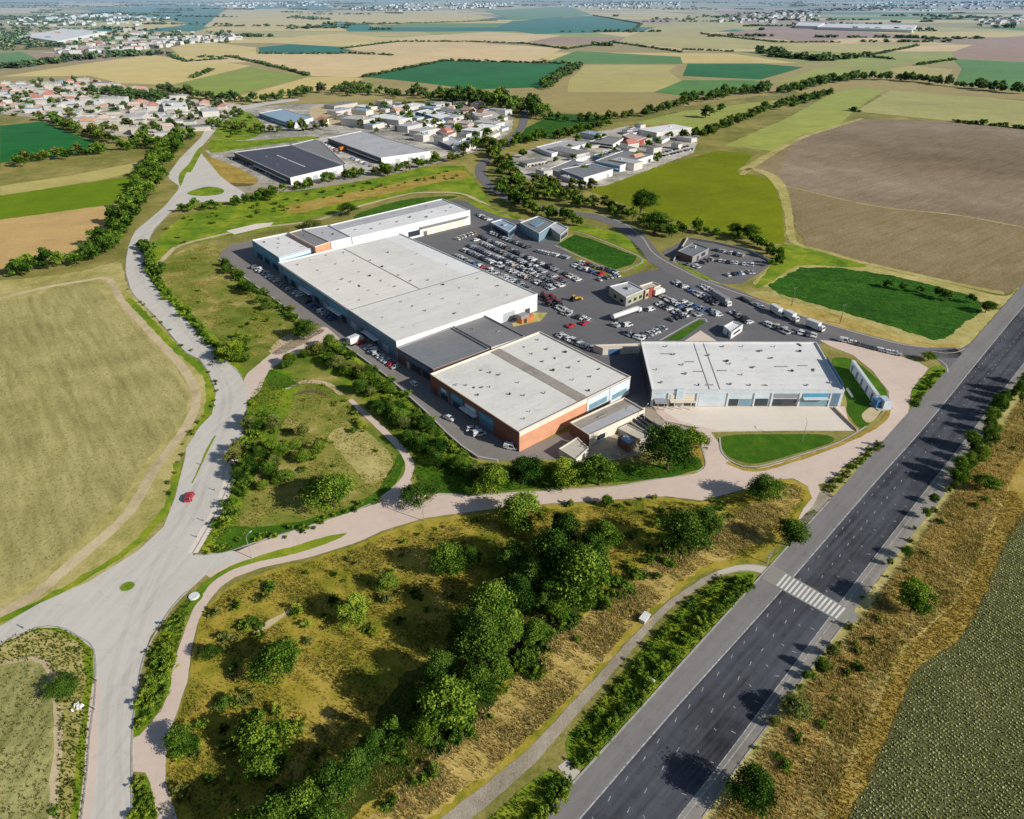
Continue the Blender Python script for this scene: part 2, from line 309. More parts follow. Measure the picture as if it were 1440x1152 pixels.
def sheet(name, px, mat, lv, smooth=True, rough=0.0, world=False, kind='structure', label=None):
    pts = list(px) if world else W(px)
    ext = max(max(p[0] for p in pts) - min(p[0] for p in pts), max(p[1] for p in pts) - min(p[1] for p in pts))
    step = max(1.2, ext / 160) if (smooth or rough) else 1e9
    q = catmull(pts, True, step) if smooth else (densify(pts, step) if rough else [Vector(p) for p in pts])
    if rough:
        r2 = []
        for i, p in enumerate(q):
            d = (q[(i + 1) % len(q)] - q[i - 1]); nrm = Vector((-d.y, d.x)); nrm = nrm.normalized() if nrm.length > 1e-6 else nrm
            r2.append(p + nrm * rough * (random.random() - .5 + .8 * math.sin(i * .7 + len(q)) * random.random()))
        q = r2
    V = [Vector((p.x, p.y, zl(lv, p.y))) for p in q]; tri = tessellate_polygon([V])
    Fc = []
    for t in tri:
        a, b, c = (V[i] for i in t)
        Fc.append(t if (b - a).cross(c - a).z > 0 else t[::-1])
    o = obj(name, V, Fc, mat); tag(o, label, None, None, kind); return o
def strip_pts(px, wpx_or_m, world=False, step=2.0, metric=True):
    """centre line -> left and right edges, width in metres"""
    c = catmull(px if world else W(px), False, step); L, R = [], []
    n = len(c)
    for i, p in enumerate(c):
        d = (c[min(i + 1, n - 1)] - c[max(i - 1, 0)]).normalized(); nr = Vector((-d.y, d.x))
        wd = wpx_or_m if isinstance(wpx_or_m, (int, float)) else np.interp(i / (n - 1), np.linspace(0, 1, len(wpx_or_m)), wpx_or_m)
        L.append(p + nr * wd / 2); R.append(p - nr * wd / 2)
    return L, R
def ribbon(name, px, width, mat, lv, world=False, z=None, kind='structure', step=2.0, rough=0.0):
    L, R = strip_pts(px, width, world, step); zz = (lambda y: zl(lv, y)) if z is None else (lambda y: z)
    if rough:
        for A in (L, R):
            for i in range(len(A)): A[i] = A[i] + Vector((random.uniform(-1, 1), random.uniform(-1, 1))) * rough
    V = []; Fc = []
    for a, b in zip(L, R): V += [(a.x, a.y, zz(a.y)), (b.x, b.y, zz(b.y))]
    for i in range(len(L) - 1): Fc.append((2 * i + 1, 2 * i + 3, 2 * i + 2, 2 * i))
    return tag(obj(name, V, Fc, mat), None, None, None, kind)
def kerb(name, px, width=.3, h=.13, mat='kerb', world=False, kind='structure'):
    L, R = strip_pts(px, width, world, 2.0); V = []; Fc = []
    for a, b in zip(L, R): V += [(a.x, a.y, 0), (a.x, a.y, h), (b.x, b.y, h), (b.x, b.y, 0)]
    for i in range(len(L) - 1):
        k = 4 * i; Fc += [(k, k + 4, k + 5, k + 1), (k + 1, k + 5, k + 6, k + 2), (k + 2, k + 6, k + 7, k + 3)]
    n = len(V); Fc += [(0, 1, 2, 3), (n - 1, n - 2, n - 3, n - 4)]
    return tag(obj(name, V, Fc, mat), None, None, None, kind)
# ------------------------------------------------------------------ the setting
big = [(-30000, -200), (30000, -200), (30000, 45000), (-30000, 45000)]
tag(obj('ground', [(x, y, 0) for x, y in big], [(0, 1, 2, 3)], 'scrub'), None, None, None, 'structure')
# patchwork of far-off fields under the traced ones
rf = random.Random(77); y0 = 1500
while y0 < 14000:
    dy = 170 + y0 * .07; x0 = -1.05 * y0 - 300 + rf.uniform(0, 200)
    while x0 < 1.05 * y0 + 300:
        dx = rf.uniform(280, 700) * (1 + y0 / 6000); sh = .12 * dy
        q_ = [(x0 + sh, y0 + rf.uniform(-.1, .1) * dy), (x0 + dx * .97 + sh, y0 + rf.uniform(-.1, .1) * dy), (x0 + dx * .97 - sh, y0 + dy * rf.uniform(.85, .99)), (x0 - sh, y0 + dy * rf.uniform(.85, .99))]
        sheet('field', q_, rf.choice(('f_tan', 'f_paletan', 'f_midgreen', 'f_olive', 'f_yellowtan', 'f_teal', 'f_oliveb', 'f_purple', 'f_tan')), 2 + .01 * rf.random(), False, 0, True); x0 += dx
    y0 += dy
# far fields (each traced on the plain)
FIELDS = [
 ('f_tan', [(0,108),(117,90),(213,77),(233,80),(260,88),(320,88),(353,93),(240,120),(167,117),(127,107)]),
 ('f_lightgreen', [(247,118),(353,95),(430,108),(320,137),(277,133)]),
 ('f_tan', [(327,138),(433,109),(480,108),(512,111),(480,123),(360,145)]),
 ('f_tan', [(240,67),(280,58),(360,67),(360,75),(300,83),(260,86)]),
 ('f_paletan', [(320,80),(480,80),(597,87),(500,109),(440,107),(367,88)]),
 ('f_teal', [(363,67),(427,60),(480,64),(500,69),(480,75),(367,75)]),
 ('f_tan', [(430,50),(480,47),(560,55),(547,62),(480,66),(367,60)]),
 ('f_teal', [(113,13),(300,5),(317,13),(287,37),(233,27),(133,17)]),
 ('f_tan', [(133,33),(207,27),(263,35),(200,43),(143,38)]),
 ('f_tan', [(320,14),(400,12),(480,19),(480,30),(417,40),(286,38)]),
 ('f_paletan', [(0,10),(83,12),(60,18),(0,20)]),
 ('f_midgreen', [(0,75),(30,73),(53,83),(0,97)]),
 ('f_paletan', [(83,2),(180,3),(177,8),(83,10)]),
 ('f_darkgreen', [(510,108),(623,85),(800,90),(813,93),(763,123),(667,126),(580,115)]),
 ('f_paletan', [(480,68),(560,60),(660,60),(793,68),(747,88),(630,83),(557,80)]),
 ('f_paletan', [(560,53),(687,45),(790,50),(740,60),(560,59)]),
 ('f_tan', [(480,18),(640,17),(700,25),(620,32),(547,35),(480,31)]),
 ('f_teal', [(693,40),(720,30),(833,22),(900,33),(883,45),(753,48)]),
 ('f_midgreen', [(680,15),(800,9),(833,21),(722,29)]),
 ('f_midgreen', [(767,88),(810,72),(957,80),(960,90),(827,90)]),
 ('f_yellowtan', [(823,92),(953,92),(940,100),(960,115),(917,130),(797,130),(800,113)]),
 ('f_oliveb', [(747,140),(797,132),(960,133),(960,147),(877,163),(773,158)]),
 ('f_green', [(740,180),(780,160),(863,163),(847,177),(723,203)]),
 ('f_midgreen', [(920,130),(960,113),(1060,113),(1087,123),(960,135)]),
 ('f_darkgreen', [(960,107),(967,90),(1073,90),(1130,95),(1070,112)]),
 ('f_yellowtan', [(868,60),(890,48),(960,27),(993,13),(1060,37),(987,48),(1100,60),(1193,62),(1297,57),(1290,65),(1193,75),(1093,70),(960,68)]),
 ('f_purple', [(1010,48),(1093,37),(1293,50),(1180,55),(1147,60)]),
 ('f_olive', [(1087,117),(1147,97),(1213,88),(1287,93),(1227,107),(1147,113)]),
 ('f_yellowtan', [(1250,97),(1287,92),(1340,98),(1330,110),(1277,112)]),
 ('f_purple', [(1340,73),(1393,55),(1450,49),(1450,87),(1340,82)]),
 ('f_midgreen', [(1353,97),(1340,83),(1450,88),(1450,131),(1343,117)]),
 ('f_olive', [(895,172),(960,157),(1100,140),(1103,147),(1040,167),(1003,185),(960,187)]),
 ('f_olive', [(1018,205),(1110,165),(1167,133),(1207,123),(1243,127),(1200,157),(1173,183),(1087,213)]),
 ('f_paleolive', [(1203,157),(1253,127),(1450,143),(1450,182),(1343,171)]),
 ('f_darkgreen', [(0,177),(60,171),(157,211),(130,214),(0,229)]),
 ('f_yellowtan', [(0,262),(100,247),(205,226),(215,235),(150,252),(0,276)]),
 ('f_brightgreen', [(-5,276),(120,258),(180,249),(190,260),(179,284),(80,300),(-5,310)]),
 ('f_stubble', [(-5,310),(179,285),(162,310),(142,352),(60,362),(-5,382)]),
 ('f_yellowgreen', [(827,268),(913,238),(1010,212),(1060,217),(1037,242),(1087,252),(1100,293),(1104,344),(1066,339),(975,320),(871,285)]),
 ('f_brown', [(1050,234),(1120,193),(1210,167),(1343,172),(1450,184),(1450,395),(1415,414),(1344,398),(1219,370),(1134,347),(1118,320),(1108,290),(1098,258)]),
 ('f_mauve', [(1108,262),(1090,252),(1120,193),(1210,167),(1343,172),(1450,184),(1450,322),(1340,303),(1230,290)]),
 ('f_green', [(1080,401),(1125,377),(1175,376),(1250,387),(1312,401),(1369,417),(1381,429),(1378,441),(1353,457),(1331,476),(1312,478),(1262,462),(1175,436),(1094,413)]),
]
for i_, (m_, p_) in enumerate(FIELDS):
    sheet('field', p_, m_, 3 + .02 * i_, smooth=False, rough=.9 if P(*p_[0])[1] < 1200 else 0)
# farther bands of ground around the fields
sheet('field', [(0,-4),(720,-5),(1440,-4),(1440,14),(1100,16),(800,8),(480,12),(0,10)], 'f_midgreen', .5, False)
sheet('field', [(0,20),(700,18),(1440,16),(1440,60),(1000,62),(500,90),(0,75)], 'f_olive', .6, False)
sheet('field', [(-5,60),(700,60),(1445,60),(1445,140),(1100,130),(960,150),(640,135),(330,150),(-5,120)], 'f_oliveb', .7, False)
ribbon('verge', [(1043,246),(1058,238),(1085,248),(1100,268),(1108,300),(1112,330),(1122,344),(1160,354),(1215,370),(1340,398),(1412,413)], [4, 8, 9, 7, 6, 5, 5, 4, 4, 4, 4], 'dirt_grass', 5, rough=.4)
ribbon('verge', [(1045,240),(1120,197),(1170,180),(1212,167)], [9, 6, 5, 4], 'dirt_grass', 5, rough=.4)
ribbon('track', [(1106,262),(1230,290),(1340,302),(1440,320)], 1.6, 'dirt_grass', 5, rough=.3)
# towns
sheet('town_ground', [(-5,118),(120,112),(180,123),(240,136),(340,147),(330,160),(297,178),(240,196),(160,191),(62,167),(-5,160)], 'town_ground', 2, False, 2)
sheet('town_ground', [(-5,38),(60,35),(120,40),(220,42),(330,46),(345,55),(260,62),(230,75),(130,80),(60,74),(-5,70)], 'town_ground', 2, False)
sheet('town_ground', [(300,155),(420,146),(540,147),(640,148),(690,150),(722,165),(720,185),(690,207),(640,222),(560,238),(420,262),(350,262),(300,225),(290,212),(330,200),(300,175)], 'yard_ground', 2, False, 1)
sheet('town_ground', [(716,222),(760,205),(800,193),(880,178),(960,180),(985,190),(975,215),(920,236),(850,262),(790,262),(735,250)], 'yard_ground', 4, False, 1)
sheet('town_ground', [(1000,28),(1100,18),(1300,26),(1320,42),(1130,44),(1010,36)], 'town_ground', 2, False)
sheet('verge', [(278,238),(297,222),(362,252),(330,262)], 'gold', 4, True)
# left plain by the main road
sheet('field', [(0,424),(62,412),(112,399),(132,402),(150,416),(175,439),(215,482),(245,515),(262,545),(264,570),(246,603),(219,634),(200,655),(172,704),(150,722),(92,778),(42,817),(0,838),(-60,860),(-60,440)], 'crop_olive', 4, True, .7)
sheet('verge', [(-60,400),(0,395),(100,384),(150,372),(170,370),(179,400),(205,432),(262,497),(292,523),(304,552),(297,585),(280,602),(259,637),(244,682),(231,740),(194,777),(125,820),(55,851),(0,884),(-60,905)], 'dirt_grass', 2, True, .6)
ribbon('track', [(-40,432),(0,420),(62,405),(120,395),(152,393),(172,425),(206,462),(240,498),(266,530),(276,556),(270,585),(255,610),(232,640),(212,668),(195,700),(168,735),(110,785),(50,835),(0,862),(-40,880)], 3.2, 'dirt', 5, rough=.25)
ribbon('verge', [(180,420),(215,456),(250,492),(282,518),(296,545),(292,580),(276,605)], 3.0, 'verge', 3, rough=.5)
ribbon('verge', [(250,650),(235,712),(190,765),(120,812),(50,850),(-20,880)], 2.0, 'verge', 3, rough=.5)
# ground inside the main road's loop
sheet('verge', [(203,380),(215,345),(250,310),(300,292),(400,268),(520,246),(640,233),(660,245),(690,290),(650,276),(600,268),(503,290),(400,318),(330,331),(300,336),(250,350),(222,374),(235,400),(300,470),(340,512),(345,530),(333,528),(309,499),(259,452),(212,396)], 'verge', 3, True, .5)
sheet('meadow', [(400,292),(460,277),(540,262),(610,246),(650,240),(655,250),(610,258),(540,274),(470,288),(420,300)], 'gold', 4, True, .6)
sheet('meadow', [(225,378),(255,352),(300,341),(312,362),(345,396),(400,440),(428,462),(445,463),(390,492),(357,518),(345,524),(330,500),(300,470),(262,432),(235,402)], 'lot_grass', 4, True, .5)
ribbon('verge', [(207,388),(225,412),(258,444),(290,476),(322,510)], [2, 5, 4, 3.5, 3], 'lawn', 5, rough=.4)
sheet('meadow', [(352,560),(378,525),(405,507),(455,485),(487,490),(540,530),(573,560),(627,612),(653,634),(672,648),(800,645),(900,650),(985,645),(990,658),(975,668),(920,678),(725,692),(614,692),(570,714),(524,712),(484,725),(418,746),(365,763),(313,780),(285,777),(285,768),(311,720),(333,650),(345,610),(348,580)], 'lot_grass', 3, True, .3)
sheet('verge', [(350,562),(376,528),(400,520),(420,540),(405,580),(375,640),(345,700),(330,740),(300,772),(282,772),(311,712),(334,645),(345,608)], 'verge', 4, True, .6)
sheet('verge', [(318,742),(380,740),(470,720),(530,690),(560,640),(568,655),(545,695),(520,712),(470,726),(380,758),(305,780)], 'lawn', 5, True, .5)
sheet('lawn', [(380,520),(420,540),(400,546),(378,548)], 'lawn', 5, True, .3)
sheet('verge', [(462,484),(487,492),(540,532),(573,562),(627,613),(653,636),(672,650),(705,655),(640,668),(600,660),(560,608),(520,570),(488,540),(440,505)], 'verge', 4, True, .5)
sheet('lawn', [(590,655),(640,652),(700,655),(800,655),(850,660),(920,655),(975,642),(988,655),(970,664),(920,674),(725,689),(640,694),(600,690),(585,670)], 'lawn', 5, True, .4)
sheet('verge', [(905,668),(960,640),(985,610),(992,640),(985,660),(930,676)], 'gold', 4, True, .3)
sheet('meadow', [(418,470),(428,464),(455,463),(448,470),(400,497),(380,495),(395,478)], 'dirt', 5, True, .4)
# foreground meadow and grassy bank
sheet('meadow', [(232,1175),(236,1100),(238,1040),(252,1000),(267,950),(273,915),(281,873),(300,843),(338,817),(380,802),(440,786),(500,767),(540,750),(595,731),(640,726),(700,718),(764,712),(846,707),(937,700),(987,706),(1047,690),(1090,675),(1120,677),(1140,690),(1137,715),(1120,740),(1090,770),(1060,795),(1000,803),(970,820),(938,846),(904,878),(868,917),(832,958),(790,1003),(745,1055),(690,1104),(620,1160),(560,1230),(240,1230)], 'meadow', 2, True, .5)
sheet('bank', [(1128,688),(1112,720),(1076,752),(1045,775),(985,800),(955,822),(925,850),(888,882),(855,922),(820,962),(775,1005),(715,1064),(640,1120),(520,1200),(470,1190),(560,1110),(640,1030),(700,980),(745,930),(800,880),(870,830),(940,775),(1000,745),(1060,710),(1095,683)], 'straw', 3, True, 1.2)
sheet('meadow', [(-60,915),(0,908),(55,884),(84,884),(111,897),(129,914),(131,972),(125,1028),(120,1090),(112,1160),(108,1230),(-60,1230)], 'dirt_grass', 2, True, .3)
sheet('field', [(-60,950),(0,938),(40,930),(62,934),(72,960),(76,1010),(74,1060),(68,1152),(66,1230),(-60,1230)], 'crop_pale', 4, True, .4)
ribbon('track', [(-20,938),(20,928),(52,926),(70,940),(79,980),(82,1040),(76,1110),(72,1200)], 1.4, 'dirt', 5, rough=.2)
ribbon('verge', [(-20,903),(50,882),(84,882),(112,897),(127,915),(128,970),(121,1030),(115,1090),(106,1200)], 2.4, 'verge', 4, rough=.35)
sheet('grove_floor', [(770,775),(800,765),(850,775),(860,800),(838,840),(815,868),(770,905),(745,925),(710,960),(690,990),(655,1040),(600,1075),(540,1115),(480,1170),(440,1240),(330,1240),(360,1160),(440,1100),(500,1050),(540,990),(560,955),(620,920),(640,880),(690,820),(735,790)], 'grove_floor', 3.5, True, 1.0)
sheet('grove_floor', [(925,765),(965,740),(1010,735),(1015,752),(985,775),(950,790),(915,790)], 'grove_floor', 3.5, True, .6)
# beyond the highway
E0 = [(655,1272),(710,1208),(760,1152),(952,940),(1152,720),(1290,566),(1359,490),(1440,398),(1530,300)]
E1 = [(712,1272),(768,1205),(815,1152),(952,994),(1101,828),(1231,678),(1312,586),(1440,430),(1540,318)]
E2 = [(866,1272),(912,1205),(952,1152),(1026,1057),(1086,976),(1165,870),(1228,786),(1308,682),(1372,600),(1440,511),(1570,350)]
E3 = [(905,1272),(950,1205),(988,1150),(1042,1072),(1098,996),(1194,868),(1262,780),(1332,690),(1400,596),(1440,536),(1590,355)]
sheet('verge', E3 + [(1700,420),(1700,500),(1560,560),(1440,650),(1418,690),(1382,780),(1350,840),(1311,880),(1267,920),(1240,980),(1195,1076),(1155,1160),(1100,1272)], 'dirt_grass', 2, True, .4)
sheet('bank', [(1180,930),(1215,880),(1280,790),(1350,695),(1395,640),(1420,660),(1380,720),(1330,800),(1260,890),(1210,960),(1150,1050),(1090,1150),(1050,1200),(1020,1190),(1100,1060)], 'straw', 3, True, .8)
sheet('verge', [(1440,640),(1418,688),(1382,778),(1351,840),(1311,880),(1267,922),(1240,984),(1195,1080),(1160,1160),(1110,1272),(1140,1272),(1190,1160),(1225,1090),(1266,998),(1284,952),(1310,926),(1350,899),(1386,836),(1412,773),(1441,722),(1500,650)], 'gold', 4, True, .6)
sheet('field', [(1560,600),(1438,722),(1409,775),(1383,838),(1348,900),(1308,926),(1281,953),(1263,998),(1222,1091),(1188,1155),(1130,1272),(1900,1272),(1900,700)], 'crop_sage', 5, True, .4)
sheet('verge', [(1094,408),(1020,415),(1100,445),(1187,470),(1262,488),(1306,494),(1352,492),(1359,488),(1384,460),(1440,396),(1440,388),(1415,416),(1340,400),(1215,372),(1130,348),(1100,352),(1072,385),(1060,400)], 'dirt_grass', 2, True, .4)
sheet('verge', [(1094,346),(1128,348),(1215,372),(1195,376),(1125,374),(1082,398),(1062,404),(1085,372)], 'verge', 3, True, .4)
sheet('verge', [(1045,415),(1110,424),(1200,450),(1290,480),(1345,484),(1345,492),(1290,492),(1187,464),(1100,436)], 'straw', 3, True, .4)
sheet('verge', [(300,165),(345,158),(360,165),(372,182),(350,196),(318,196),(298,186)], 'verge', 4, True, 1)
sheet('verge', [(300,196),(345,198),(430,192),(448,195),(400,201),(330,211),(296,214)], 'verge', 4, True, 1)
sheet('yard', [(440,150),(520,150),(540,160),(500,172),(450,176)], 'dirt', 4, True, 1)
sheet('yard', [(320,258),(410,258),(540,240),(640,216),(640,222),(545,247),(420,268),(330,270)], 'gravel', 4, True, .6)
# roads
hl = catmull(W(E0), False, 4); 
def fill_between(name, A, B, mat, lv):
    a = catmull(W(A), False, 3); b = catmull(W(B), False, 3)
    return sheet(name, [tuple(p) for p in a] + [tuple(p) for p in reversed(b)], mat, lv, False, 0, True)
fill_between('highway', E0, E1, 'highway_lane', 7)
fill_between('highway', E1, E2, 'highway_dark', 7)
fill_between('highway', E2, E3, 'highway_shoulder', 7)
ribbon('road_marking', E1, .28, 'marking', 8); ribbon('road_marking', E2, .16, 'marking', 8)
ribbon('road_marking', [(x + 6, y + 4) for x, y in E2], .16, 'marking', 8)
kerb('kerb', E0[:5] + [(1165,705)], .35, .14)
kerb('kerb', E3[2:6], .25, .12)
R1L = [(106,1272),(111,1152),(122,1090),(127,1029),(133,973),(131,914),(111,897),(83,883),(52,883),(0,906),(-60,925),(-60,905),(0,881),(55,849),(125,818),(194,775),(230,741),(246,700),(260,645),(262,630),(281,600),(298,583),(304,552),(292,523),(280,505),(262,496),(220,447),(185,411),(176,380),(180,347),(190,325),(207,311),(232,290),(250,268),(252,262),(238,252),(236,246),(253,223),(283,193),(293,173),(320,153),(347,148),(380,142),(420,139),(420,142),(380,147),(345,155),(312,172),(298,190),(281,210),(268,228),(262,240),(268,243),(283,216),(310,248),(320,256),(345,272),(335,284),(290,284),(255,288),(236,302),(217,322),(208,340),(203,365),(208,390),(225,412),(275,465),(312,502),(334,520),(340,532),(348,548),(346,575),(342,614),(321,679),(302,727),(271,776),(272,783),(330,775),(340,786),(294,805),(264,832),(242,854),(211,896),(205,915),(192,973),(186,1040),(185,1152),(182,1272)]
sheet('road', R1L, 'concrete_road', 6, False)
ribbon('pavement', [(330,640),(318,690),(303,722),(287,750),(271,778)], [2.6, 3, 3, 3, 2.6], 'apron', 7)
ribbon('pavement', [(136,960),(130,1020),(126,1090),(115,1180)], [1.5, 2, 2, 2], 'pink_road', 7)
for off in (-8, 12):
    ribbon('road', [(150 + off * 1.2, 1240), (152 + off * 1.1, 1100), (160 + off, 980), (190 + off, 870), (232 + off * .9, 778), (268 + off * .8, 715), (296 + off * .6, 640), (318 + off * .5, 570), (309 + off * .4, 528), (275 + off * .35, 480), (232 + off * .3, 432), (196 + off * .25, 388), (194 + off * .2, 346), (222 + off * .2, 305), (255 + off * .15, 274)], 1.3, 'worn_road', 6.5, rough=.12)
kerb('kerb', [(186,1180),(186,1040),(193,973),(206,915),(242,854),(264,832)], .3, .13); kerb('kerb', [(111,1180),(122,1090),(127,1029),(134,973),(132,914),(111,896),(83,882),(52,883),(0,906)], .3, .13)
kerb('kerb', [(304,552),(292,522),(280,505),(262,496),(220,447),(186,411),(177,380),(181,347),(191,325),(208,311),(232,290)], .3, .13); kerb('kerb', [(340,528),(312,501),(275,464),(226,412),(209,390),(204,365),(209,340),(218,322),(237,302)], .3, .13)
kerb('kerb', [(271,779),(303,723),(322,679),(343,614),(347,572)], .3, .13); kerb('kerb', [(273,781),(313,778),(365,761),(418,745),(484,724),(520,709)], .3, .13); kerb('kerb', [(614,694),(659,698),(725,693),(860,685),(927,674),(975,667),(992,655),(988,635),(982,607)], .3, .13)
sheet('verge', [(263,272),(290,263),(313,266),(311,273),(283,276)], 'verge', 7)
sheet('verge', [(254,262),(262,244),(270,240),(282,216),(286,205),(277,212),(266,230),(252,246)], 'verge', 7)
ISL = [(179 + 11.5 * math.cos(k * .2618) * .94 + 6.2 * math.sin(k * .2618) * .34, 825 - 11.5 * math.cos(k * .2618) * .34 + 6.2 * math.sin(k * .2618) * .94) for k in range(24)]
sheet('verge', ISL, 'verge', 7)
ribbon('kerb', ISL + ISL[:1], .24, 'stone', 8)
ribbon('verge', [(303,613),(291,634),(282,655),(270,680)], [.5, .8, .6, .3], 'verge', 8, rough=.1)
sheet('road', [(345,530),(359,516),(389,492),(420,474),(448,463),(460,461),(487,488),(470,486),(454,483),(401,506),(377,524),(365,550),(347,563),(338,560)], 'pink_road', 5, True)
# ring road in front of the shops
sheet('road', [(262,790),(273,780),(313,777),(365,760),(418,744),(484,723),(524,707),(545,696),(562,680),(575,672),(590,700),(592,710),(614,693),(659,697),(725,692),(860,684),(927,673),(977,666),(993,653),(990,635),(983,607),(960,600),(930,590),(918,571),(1188,572),(1196,604),(1000,608),(1010,622),(1017,640),(1033,655),(1060,661),(1127,642),(1193,619),(1240,594),(1252,573),(1249,550),(1227,522),(1200,500),(1165,486),(1152,478),(1193,483),(1227,489),(1290,509),(1306,518),(1282,548),(1277,580),(1256,611),(1194,650),(1163,678),(1150,682),(1160,700),(1143,717),(1122,732),(1130,715),(1142,700),(1136,684),(1115,673),(1092,674),(1047,688),(987,704),(937,698),(860,703),(764,709),(698,715),(640,723),(595,729),(537,747),(497,765),(431,785),(365,799),(330,812),(310,826),(292,848),(278,874),(269,916),(263,960),(248,1005),(234,1040),(233,1100),(252,1160),(262,1240),(232,1240),(222,1152),(214,1112),(204,1087),(186,1086),(187,1040),(226,1000),(238,970),(245,930),(262,880),(277,845),(300,815),(277,800)], 'pink_road', 5, False, .12)
sheet('forecourt', [(925,573),(1180,572),(1203,604),(1200,606),(1010,606),(985,600),(955,592)], 'apron', 6, False)
sheet('verge', [(276,832),(297,812),(340,790),(405,770),(458,755),(488,750),(470,760),(430,775),(365,790),(330,800),(300,818),(285,836)], 'verge', 6, True, .2)
sheet('verge', [(205,960),(212,915),(245,862),(270,836),(285,838),(262,872),(246,925),(236,975),(222,1003),(189,1037),(190,990)], 'verge', 6, True, .25)
sheet('verge', [(187,1240),(187,1095),(205,1088),(214,1114),(222,1152),(228,1240)], 'verge', 6, True, .2)
sheet('lawn', [(1012,618),(1030,612),(1090,611),(1150,611),(1172,616),(1166,624),(1120,638),(1065,652),(1035,646),(1020,636)], 'lawn', 7)
ribbon('kerb', [(1012,616),(1016,638),(1034,652),(1062,657),(1120,642),(1180,622),(1218,600)], .5, 'stone', 8, z=.16)
ribbon('verge', [(1022,650),(1060,662),(1126,645),(1190,621),(1238,596),(1251,575)], 1.4, 'gold', 7, rough=.2)
sheet('lawn', [(1170,510),(1185,503),(1205,510),(1232,532),(1247,552),(1244,574),(1225,594),(1210,602),(1192,580),(1190,560)], 'lawn', 7)
sheet('forecourt', [(1212,583),(1228,571),(1240,575),(1228,592),(1218,594)], 'dirt', 8)
sheet('verge', [(1283,574),(1282,552),(1300,528),(1318,514),(1332,520),(1328,530),(1302,558)], 'verge', 6, True, .3)
sheet('verge', [(1162,697),(1165,683),(1195,652),(1250,618),(1240,632),(1205,670),(1180,697),(1168,700)], 'dirt_grass', 6, True, .3)
sheet('road', [(1122,735),(1143,712),(1155,690),(1172,698),(1163,712),(1148,728),(1135,740)], 'gravel', 6, True)
# path down to the crossing and the bank track
ribbon('path', [(1082,803),(1060,799),(1037,800),(1007,808),(978,825),(943,849),(909,883),(875,921),(841,960),(798,1007),(752,1058),(700,1104),(630,1160),(560,1220)], [3.2, 1.8, 1.6, 1.6, 1.7, 1.8, 2, 2.2, 2.5, 2.8, 3.2, 3.4, 3.5], 'gravel', 5, rough=.12)
ribbon('path', [(1083,804),(1060,799),(1037,799),(1010,806)], [2.6, 1.8, 1.5, 1.3], 'pale_concrete', 6)
sheet('path', [(784,1078),(798,1068),(819,1089),(804,1104)], 'pale_concrete', 8, False)
sheet('verge', [(1062,806),(1040,806),(1005,818),(978,838),(945,865),(912,902),(880,940),(845,985),(812,1020),(796,1045),(804,1075),(822,1080),(900,995),(985,902),(1056,824)], 'verge', 6, True, .2)
sheet('verge', [(800,1106),(780,1085),(760,1090),(700,1140),(620,1210),(690,1225),(760,1150)], 'verge', 6, True, .2)
sheet('verge', [(1150,722),(1133,722),(1105,765),(1080,792),(1090,792),(1118,762)], 'verge', 6, True, .2)
# raised zebra crossing
CR = W([(1086,795),(1210,866),(1195,883),(1070,814)])
zc = MB(); zc.loft([[(*p, .02) for p in CR], [(*p, .11) for p in CR]]); tag(zc.build('crossing_table', ['slab']), None, None, None, 'structure')
mk = MB(); a0, a1, b1, b0 = [Vector((*p, .118)) for p in CR]
for k in range(15):
    t0 = .17 + k * .047; t1 = t0 + .026
    q = [a0.lerp(a1, t0), a0.lerp(a1, t1), b0.lerp(b1, t1), b0.lerp(b1, t0)]
    c = sum(q, Vector()) / 4; q = [c + (v - c) * .86 for v in q]; q = [Vector((v.x, v.y, .118)) for v in q]
    mk.add(q, [(3, 2, 1, 0)])
tag(mk.build('crossing_marking', ['wall_white']), None, None, None, 'structure')
# small road studs and worn dashes on the dark carriageway
mk = MB(); e1 = catmull(W(E1), False, 1.0); e2 = catmull(W(E2), False, 1.0); n_ = min(len(e1), len(e2))
for fr, gap, ln, tilt in ((.13, 4.4, 1.1, .25), (.43, 4.4, 1.1, .2), (.66, 6.5, .6, 1.3), (.88, 7.5, .9, -1.2)):
    tot = 0.0; nx = 2.0
    for i in range(1, len(e1)):
        tot += (e1[i] - e1[i - 1]).length
        if tot < nx: continue
        nx = tot + gap * random.uniform(.85, 1.2)
        p = e1[i]; j = min(range(len(e2)), key=lambda k: (e2[k] - p).length)
        q = p.lerp(e2[j], fr + random.uniform(-.012, .012)); d = (e2[min(j + 1, len(e2) - 1)] - e2[max(j - 1, 0)]).normalized()
        ang = math.atan2(d.y, d.x) + tilt * random.uniform(.6, 1.3); z = zlev(8, [tuple(q)]); wd = .13
        ca, sa = math.cos(ang), math.sin(ang)
        mk.add([(q.x + x * ca - y * sa, q.y + x * sa + y * ca, z) for x, y in ((-ln / 2, -wd / 2), (ln / 2, -wd / 2), (ln / 2, wd / 2), (-ln / 2, wd / 2))], [(0, 1, 2, 3)])
tag(mk.build('road_marking', ['marking']), None, None, None, 'structure')
